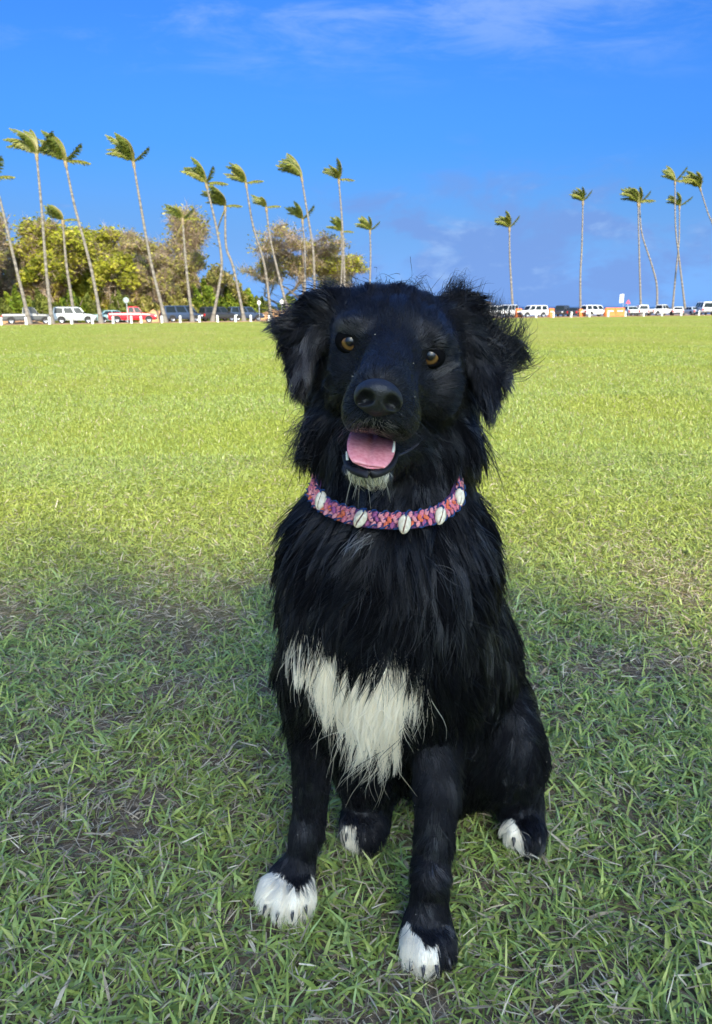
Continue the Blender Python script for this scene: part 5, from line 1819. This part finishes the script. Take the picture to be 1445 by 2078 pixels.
# hairs above the collar stay short enough not to bury it
above = (dc < 0.055) & (P[:, 2] > COLLAR[:, 2].min() - 0.002)
ln = np.where(above & (rng.random(len(P)) < 0.80), np.minimum(ln, 0.010 + 0.50 * dc), ln)
wz = dog_white(P)
ln = np.where(wz == 1, np.maximum(ln, 0.044) * 0.92, ln); lf = np.where(wz == 1, 0.13, lf)
ln = ln * (0.72 + 0.56 * vn2(P[:, 0] * 1 + 7, P[:, 2] * 1 + 0.4 * P[:, 1] + 7, 75))
pts, L = fur_points(P, Nn, ln, lf, cd, dr)
amt = np.clip(0.10 + ln * 26, 0.15, 0.93)
pts, lock = clump(pts, P, 30, amt, L)
pts, tress = clump(pts, P, 220, amt * 0.55, L)
lg = rng.random(lock.max() + 1)[lock] * 0.75 + rng.random(tress.max() + 1)[tress] * 0.35
gloss = np.clip(lg ** 2.4, 0.03, 1.0)
short = np.clip(ln / 0.016, 0, 1)
gloss = np.where(ln < 0.024, np.maximum(gloss, 0.16), gloss)
gloss = gloss * short + (1 - short) * 0.80
# stray hairs
stray = rng.random(len(P)) < 0.025 + 0.02 * (ln > 0.03)
sp_, sl_ = fur_points(P[stray], Nn[stray], ln[stray] * 1.25, np.clip(lf[stray] * 1.7, 0, 0.8), cd[stray], dr[stray], curl=0.09, frizz=0.35)
pts[stray] = sp_
wz = dog_white(P)
col = np.tile(BLACK_FUR, (len(P), 1)) * rng.uniform(0.7, 1.4, (len(P), 1))
col *= (1 + 2.2 * (1 - np.clip((ln - 0.010) / 0.022, 0, 1)))[:, None]        # short smooth coat lightened, its sheen put into the colour
wc = WHITE_FUR * rng.uniform(0.88, 1.04, (len(P), 1)) + np.array((0.03, 0.0, -0.04)) * rng.random((len(P), 1))
col = np.where((wz > 0)[:, None], wc, col)
# grizzled lip under the nose
pxx, pyy = project(P)
griz = (((pxx - 757) / 46) ** 2 + ((pyy - 866) / 20) ** 2 < 1) & (P[:, 1] < 0.68) & (rng.random(len(P)) < 0.30)
col[griz] = (0.22, 0.20, 0.17)
chin_mix = (wz == 6) & (rng.random(len(P)) < 0.48)
col[chin_mix] = (0.03, 0.03, 0.03)
rr = np.clip(0.00014 + ln * 0.0050, 0.00014, 0.00034)
rr = np.where(wz == 1, rr * 1.05, rr)
# longer white feather on the chest
names = {0: "coat", 1: "chest_blaze", 2: "paw_fur", 3: "paw_fur", 4: "paw_fur", 5: "paw_fur", 6: "chin_fur"}
for k, nm in names.items():
    s_ = wz == k
    if s_.sum() == 0: continue
    o = hair_object(nm, pts[s_], rr[s_], np.full(s_.sum(), 0.00005), col[s_], fur_mat, dog, np.where(wz[s_] > 0, 0.62, gloss[s_]))
    if k == 0: o["label"] = "long black windblown coat"
    if k == 1: o["label"] = "white patch of long chest fur"

# whiskers and chin bristles
wr = []
for k in range(12):
    a = (rng.uniform(705, 790), rng.uniform(958, 975)); p0 = hit(*a)
    if p0 is None: continue
    d = np.array(((a[0] - 748) * 0.008, -0.35, -1.0)) + rng.normal(0, 0.12, 3); d /= np.linalg.norm(d)
    ll = rng.uniform(0.012, 0.028); s = np.linspace(0, 1, 7)[:, None]
    wr.append(p0 + d * ll * s + np.array((0, 0.3, -0.2)) * ll * s ** 2)
for k in range(22):
    sg = -1 if k % 2 else 1
    a = ((728 if sg < 0 else 812) + rng.uniform(-18, 18), 845 + rng.uniform(-16, 22)); p0 = hit(*a)
    if p0 is None: continue
    d = np.array((sg * 1.0, 0.25, -0.55)) + rng.normal(0, 0.2, 3); d /= np.linalg.norm(d)
    ll = rng.uniform(0.015, 0.04); s = np.linspace(0, 1, 7)[:, None]
    wr.append(p0 + d * ll * s + np.array((0, 0.1, -0.35)) * ll * s ** 2)
wr = np.array(wr); nW = len(wr)
wcol = np.where((np.arange(nW) < 10)[:, None], np.array((0.6, 0.58, 0.5)), np.array((0.02, 0.02, 0.02)))
hair_object("whiskers", wr, np.full(nW, 0.00014), np.full(nW, 0.00004), wcol, fur_mat, dog)


# wind-lifted tufts that break the outline
def tuft(path, n, width, spread, seed):
    """path = [(px, py, t)...]; n hairs fanning out along it"""
    r = np.random.default_rng(seed)
    c = catmull(np.array([C(*p) for p in path]), 9)
    out = []
    for k in range(n):
        o0 = r.normal(0, 1, 3) * width; o1 = r.normal(0, 1, 3) * spread
        ss = np.linspace(0, 1, 9)[:, None]; le = r.uniform(0.6, 1.1)
        q = catmull(c[0] + (c - c[0]) * 1.0, 9)
        q = np.array([np.interp(np.linspace(0, le, 9) if le <= 1 else np.linspace(0, 1, 9), np.linspace(0, 1, 9), q[:, a]) for a in range(3)]).T
        out.append(q + o0 * (1 - ss) + o1 * ss + o0 * 0.25 * ss + r.normal(0, 0.0008, 3) * np.sin(ss * 7))
    return out


TU = []
for i, (path, n, w_, sp2) in enumerate([
    ([(905, 640, .79), (915, 610, .785), (922, 590, .78), (930, 572, .775), (945, 585, .77)], 150, .010, .006),
    ([(925, 650, .79), (945, 620, .785), (955, 598, .78), (962, 590, .775)], 120, .009, .006),
    ([(960, 680, .79), (985, 650, .785), (1000, 625, .78), (1003, 605, .775)], 110, .008, .006),
    ([(985, 700, .79), (1015, 670, .785), (1030, 645, .78), (1022, 618, .775)], 120, .008, .006),
    ([(1000, 715, .79), (1035, 690, .785), (1052, 665, .78), (1050, 640, .775)], 110, .008, .007),
    ([(1015, 730, .79), (1045, 715, .785), (1062, 695, .78), (1066, 672, .775)], 90, .008, .007),
    ([(1020, 745, .79), (1050, 742, .785), (1072, 730, .78), (1082, 715, .775)], 80, .008, .007),
    ([(960, 640, .79), (985, 640, .785), (1008, 632, .78), (1020, 620, .775)], 80, .009, .007),
    ([(990, 810, .77), (996, 835, .765), (994, 858, .762), (990, 872, .76)], 90, .006, .003),
    ([(612, 770, .77), (608, 795, .766), (604, 812, .764), (602, 822, .762)], 80, .006, .003),
    ([(640, 640, .79), (600, 640, .79), (570, 636, .79), (545, 632, .79)], 140, .008, .008),
    ([(650, 620, .79), (620, 615, .79), (598, 622, .79), (575, 625, .79)], 110, .008, .008),
    ([(620, 660, .79), (585, 662, .79), (562, 660, .79), (545, 664, .79)], 110, .008, .008),
    ([(680, 620, .80), (670, 600, .795), (660, 590, .79), (645, 585, .785)], 120, .010, .007),
    ([(720, 615, .80), (718, 598, .795), (712, 586, .79), (704, 578, .785)], 90, .010, .006),
    ([(770, 612, .80), (772, 596, .795), (768, 584, .79), (765, 576, .785)], 90, .012, .006),
    ([(830, 612, .80), (838, 598, .795), (842, 586, .79), (850, 580, .785)], 80, .012, .006),
    ([(640, 860, .80), (618, 868, .80), (602, 878, .80), (588, 890, .80)], 110, .011, .008),
    ([(645, 900, .80), (622, 912, .80), (605, 918, .80), (592, 926, .80)], 100, .011, .008),
]):
    TU += tuft(path, n, w_, sp2, 900 + i)
wt0 = hit(738, 1082)
if wt0 is not None:
    tb = depth_of(wt0)
    WT = np.array(tuft([(738, 1082, tb - .008), (722, 1096, tb - .016), (706, 1112, tb - .018), (694, 1130, tb - .016)], 16, .004, .004, 977) + tuft([(745, 1092, tb - .008), (732, 1104, tb - .016), (722, 1120, tb - .016)], 9, .003, .003, 978))
    hair_object("white_hair_streak", WT, np.full(len(WT), 0.00020), np.full(len(WT), 0.00004), np.tile((0.6, 0.56, 0.48), (len(WT), 1)), fur_mat, dog, np.full(len(WT), 1.0))
TU = np.array(TU)
hair_object("hair_tuft", TU, np.full(len(TU), 0.00026), np.full(len(TU), 0.00004), np.tile(BLACK_FUR, (len(TU), 1)), fur_mat, dog)

# grains of sand caught in the coat of the legs and muzzle
r_ = np.random.default_rng(4)
ok = ((P[:, 2] < 0.20) | ((P[:, 1] < 0.70) & (P[:, 2] > 0.50))) & (wz == 0)
pick = r_.choice(np.nonzero(ok)[0], 110, replace=False)
ic = np.array([(1, 0, 0), (-1, 0, 0), (0, 1, 0), (0, -1, 0), (0, 0, 1), (0, 0, -1)], float)
fc = np.array([(0, 2, 4), (2, 1, 4), (1, 3, 4), (3, 0, 4), (2, 0, 5), (1, 2, 5), (3, 1, 5), (0, 3, 5)])
gp = pts[pick, 4] + Nn[pick] * 0.0012
gv = (gp[:, None, :] + ic[None] * r_.uniform(0.0002, 0.00045, (110, 1, 1))).reshape(-1, 3)
gf = (np.arange(110)[:, None, None] * 6 + fc[None]).reshape(-1, 3)
sg_ = link("sand_grains", np_mesh("sand_grains", gv - DOG_LOC, [gf]), simple_mat("sand_grain", (0.75, 0.70, 0.60), 0.3, spec=0.8), dog)
sg_["kind"] = "stuff"
# ------------------------------------------------------------------ shell collar
collar = empty("dog_collar", COLLAR.mean(0))
CO = COLLAR.mean(0)
tag(collar, "pink braided collar with cowrie shells round the dog's neck", "collar")
seglen = np.linalg.norm(np.diff(COLLAR, axis=0), axis=1); arc = np.concatenate(([0], np.cumsum(seglen))); total = arc[-1]


def collar_frame(s):
    """point, tangent, outward and up on the band at arc length s"""
    s = s % total
    p = np.array([np.interp(s, arc, COLLAR[:, a]) for a in range(3)])
    e = 0.006
    q0 = np.array([np.interp((s - e) % total, arc, COLLAR[:, a]) for a in range(3)]); q1 = np.array([np.interp((s + e) % total, arc, COLLAR[:, a]) for a in range(3)])
    t = q1 - q0; t /= np.linalg.norm(t)
    h = BVH.find_nearest(Vector(p))
    n = np.array(h[1]); n -= (n @ t) * t; n /= np.linalg.norm(n) + 1e-9
    u = np.cross(n, t); u /= np.linalg.norm(u)
    if u[2] < 0: u = -u
    return p, t, n, u


def frame_matrix(p, x, y, z, s):
    m = Matrix(((x[0] * s[0], y[0] * s[1], z[0] * s[2], p[0]), (x[1] * s[0], y[1] * s[1], z[1] * s[2], p[1]), (x[2] * s[0], y[2] * s[1], z[2] * s[2], p[2]), (0, 0, 0, 1)))
    return m


cord_cols = {"pink": (0.60, 0.17, 0.20), "coral": (0.66, 0.15, 0.075), "rose": (0.66, 0.26, 0.27), "lilac": (0.30, 0.09, 0.20)}
KNOT = {}
for nm, cc in cord_cols.items():
    bm = bmesh.new(); bmesh.ops.create_icosphere(bm, subdivisions=2, radius=1.0)
    for v in bm.verts: v.co.z *= 0.8; v.co.x += 0.18 * v.co.y * v.co.y
    k = bpy.data.meshes.new("knot"); bm.to_mesh(k); bm.free()
    k.materials.append(simple_mat("cord_" + nm, cc, 0.92, noise=0.40, nscale=3.5, spec=0.08))
    k.polygons.foreach_set("use_smooth", [True] * len(k.polygons)); KNOT[nm] = k
ncol = int(total / 0.0060)
kr = random.Random(3)
frames = [collar_frame(total * i / ncol) for i in range(ncol)]
for i, (p, t, n, u) in enumerate(frames):
    for r in (-1, 0, 1):
        pp = p + u * r * 0.0050 + n * (0.0045 if r == 0 else 0.0032) + t * (0.0030 if r == 0 else 0)
        ang = (0.55 if r == 0 else -0.45) + kr.uniform(-0.25, 0.25)
        x = t * math.cos(ang) + u * math.sin(ang); y = -t * math.sin(ang) + u * math.cos(ang)
        o = bpy.data.objects.new("knot", KNOT[kr.choice(["pink", "pink", "rose", "rose", "coral", "lilac"])]); COL.objects.link(o); o.parent = collar
        k = kr.uniform(0.88, 1.12)
        o.matrix_local = frame_matrix(pp - CO, x, y, n, (0.0024 * k, 0.0040 * k, 0.0023))
blue = simple_mat("cord_blue", (0.02, 0.055, 0.16), 0.8, spec=0.1)
plum = simple_mat("cord_plum", (0.10, 0.035, 0.13), 0.75)
for r, mat_, ph in ((-1, blue, 0.0), (1, blue, 1.5), (0, plum, 0.7)):
    path = []
    for j in range(ncol * 3):
        i = j // 3; f = (j % 3) / 3
        p, t, n, u = frames[i]; p2, _, n2, u2 = frames[(i + 1) % ncol]
        P_, N_, U_ = p * (1 - f) + p2 * f, n * (1 - f) + n2 * f, u * (1 - f) + u2 * f
        w = math.sin(j * 1.05 + ph)
        path.append(P_ + U_ * (r * 0.0076 + 0.0020 * w) + N_ * (0.0042 + 0.0018 * math.cos(j * 1.05 + ph)))
    path.append(path[0]); path = np.array(path)
    v, q = tube_arrays(path - CO, np.full(len(path), 0.0008), 5)
    link("cord", np_mesh("cord", v, [q], smooth=True), mat_, collar)
V, Q_ = [], []
for i, (p, t, n, u) in enumerate(frames): V += [p - u * 0.0085 + n * 0.001, p + u * 0.0085 + n * 0.001, p + u * 0.0085 - n * 0.002, p - u * 0.0085 - n * 0.002]
m4 = ncol * 4
Qb = np.array([((i * 4 + k) % m4, (i * 4 + (k + 1) % 4) % m4, ((i + 1) * 4 + (k + 1) % 4) % m4, ((i + 1) * 4 + k) % m4) for i in range(ncol) for k in range(4)])
link("band", np_mesh("band", np.array(V) - CO, [Qb]), plum, collar)


def shell_mesh():
    nu, nv = 40, 28
    V = []
    for j in range(nv + 1):
        ph = math.pi * j / nv
        for i in range(nu):
            th = 2 * math.pi * i / nu
            x, y, z = math.sin(ph) * math.cos(th), math.cos(ph), math.sin(ph) * math.sin(th)
            w = 0.66 * (1 + 0.10 * y)                       # egg outline, broader at the top
            X, Y, Z = x * w, y, z * 0.46
            if z > 0:                                       # lip side: slit running top to bottom with toothed edges
                c = 0.07 * math.sin(y * 2.2)
                d = abs(X - c)
                Z -= 0.34 * math.exp(-(d / 0.075) ** 2) * (1 - 0.3 * y * y)
                Z += 0.06 * math.exp(-((d - 0.17) / 0.08) ** 2)
                Z += 0.030 * math.exp(-((d - 0.15) / 0.09) ** 2) * math.sin(y * 34)
            V.append((X, Y, Z))
    F = [(j * nu + i, j * nu + (i + 1) % nu, (j + 1) * nu + (i + 1) % nu, (j + 1) * nu + i) for j in range(nv) for i in range(nu)]
    return np_mesh("cowrie_shell", np.array(V), [np.array(F)], smooth=True)


shell_mat, nt, b = new_mat("cowrie_shell")
b.inputs["Roughness"].default_value = 0.42; b.inputs["Coat Weight"].default_value = 0.1
tc = nt.nodes.new("ShaderNodeTexCoord"); nz = nt.nodes.new("ShaderNodeTexNoise"); nz.inputs["Scale"].default_value = 2.2; nz.inputs["Detail"].default_value = 5
rp = nt.nodes.new("ShaderNodeValToRGB"); rp.color_ramp.elements[0].position = 0.35; rp.color_ramp.elements[0].color = (0.58, 0.47, 0.32, 1); rp.color_ramp.elements[1].position = 0.65; rp.color_ramp.elements[1].color = (0.76, 0.68, 0.53, 1)
nt.links.new(tc.outputs["Object"], nz.inputs["Vector"]); nt.links.new(nz.outputs["Fac"], rp.inputs[0]); nt.links.new(rp.outputs[0], b.inputs["Base Color"])
SH = shell_mesh(); SH.materials.append(shell_mat)
slit_mat = simple_mat("shell_slit", (0.10, 0.030, 0.022), 0.7)
sy_ = np.linspace(-0.86, 0.86, 22)
SV = []
for y in sy_:
    c = 0.07 * math.sin(y * 2.2); w = 0.075 * (1 - (y / 0.9) ** 4) + 0.012 * math.sin(y * 34); z = 0.46 * math.sqrt(max(0, 1 - y * y)) - 0.34 * (1 - .3 * y * y) * 0.50
    SV += [(c - w, y, z), (c + w, y, z)]
SL = np_mesh("slit", np.array(SV), [np.array([(2 * i, 2 * i + 1, 2 * i + 3, 2 * i + 2) for i in range(21)])]); SL.materials.append(slit_mat)
SHELLS = [(651, 1016, 5, 1.05, "cowrie shell at the band's left end"), (731, 1053, -22, 1.0, "tilted cowrie shell under the chin"), (821, 1064, -8, 1.0, "cowrie shell at the lowest point of the band"), (894, 1047, -20, 0.95, "cowrie shell half under the fur"), (933, 1009, -18, 0.95, "cowrie shell at the band's right end")]


def put_shell(p, n, up, ang, k, lab=None):
    x = np.cross(up, n); x /= np.linalg.norm(x); y = np.cross(n, x)
    ca, sa = math.cos(ang), math.sin(ang)
    x, y = x * ca + y * sa, -x * sa + y * ca
    o = bpy.data.objects.new("cowrie_shell", SH); COL.objects.link(o); o.parent = collar
    s = 0.0097 * k
    o.matrix_local = frame_matrix(p - CO, x, y, n, (s, s, s))
    c = bpy.data.objects.new("slit", SL); COL.objects.link(c); c.parent = o
    v, q = tube_arrays(np.array([(0.02, 0.80, 0.30), (0.0, 0.98, 0.34), (0.0, 1.12, 0.10), (0, 1.2, -0.3)]), (0.10, 0.11, 0.11, 0.10), 6)
    t_ = link("tie", np_mesh("tie", v, [q], smooth=True), blue, o)
    if lab: o["label"] = lab


for px_, py_, ang, k, lab in SHELLS:
    co, i, d = kd.find(hit(px_, min(py_, 1062)) if hit(px_, min(py_, 1062)) is not None else C(px_, py_, 0.75))
    p, t, n, u = collar_frame(arc[i])
    c = C(px_, py_, depth_of(p) - (0.0200 if px_ < 700 else 0.0150))
    nn_ = n + np.array((0, -0.6, 0.0)); nn_ /= np.linalg.norm(nn_)
    put_shell(c, nn_, np.array((0, 0, 1.0)), rad(ang), k, lab)
for fr2 in (0.56, 0.64, 0.72, 0.80, 0.88):
    p, t, n, u = collar_frame(total * fr2)
    put_shell(p + n * 0.010 - u * 0.004, n, u, 0, 1.0)
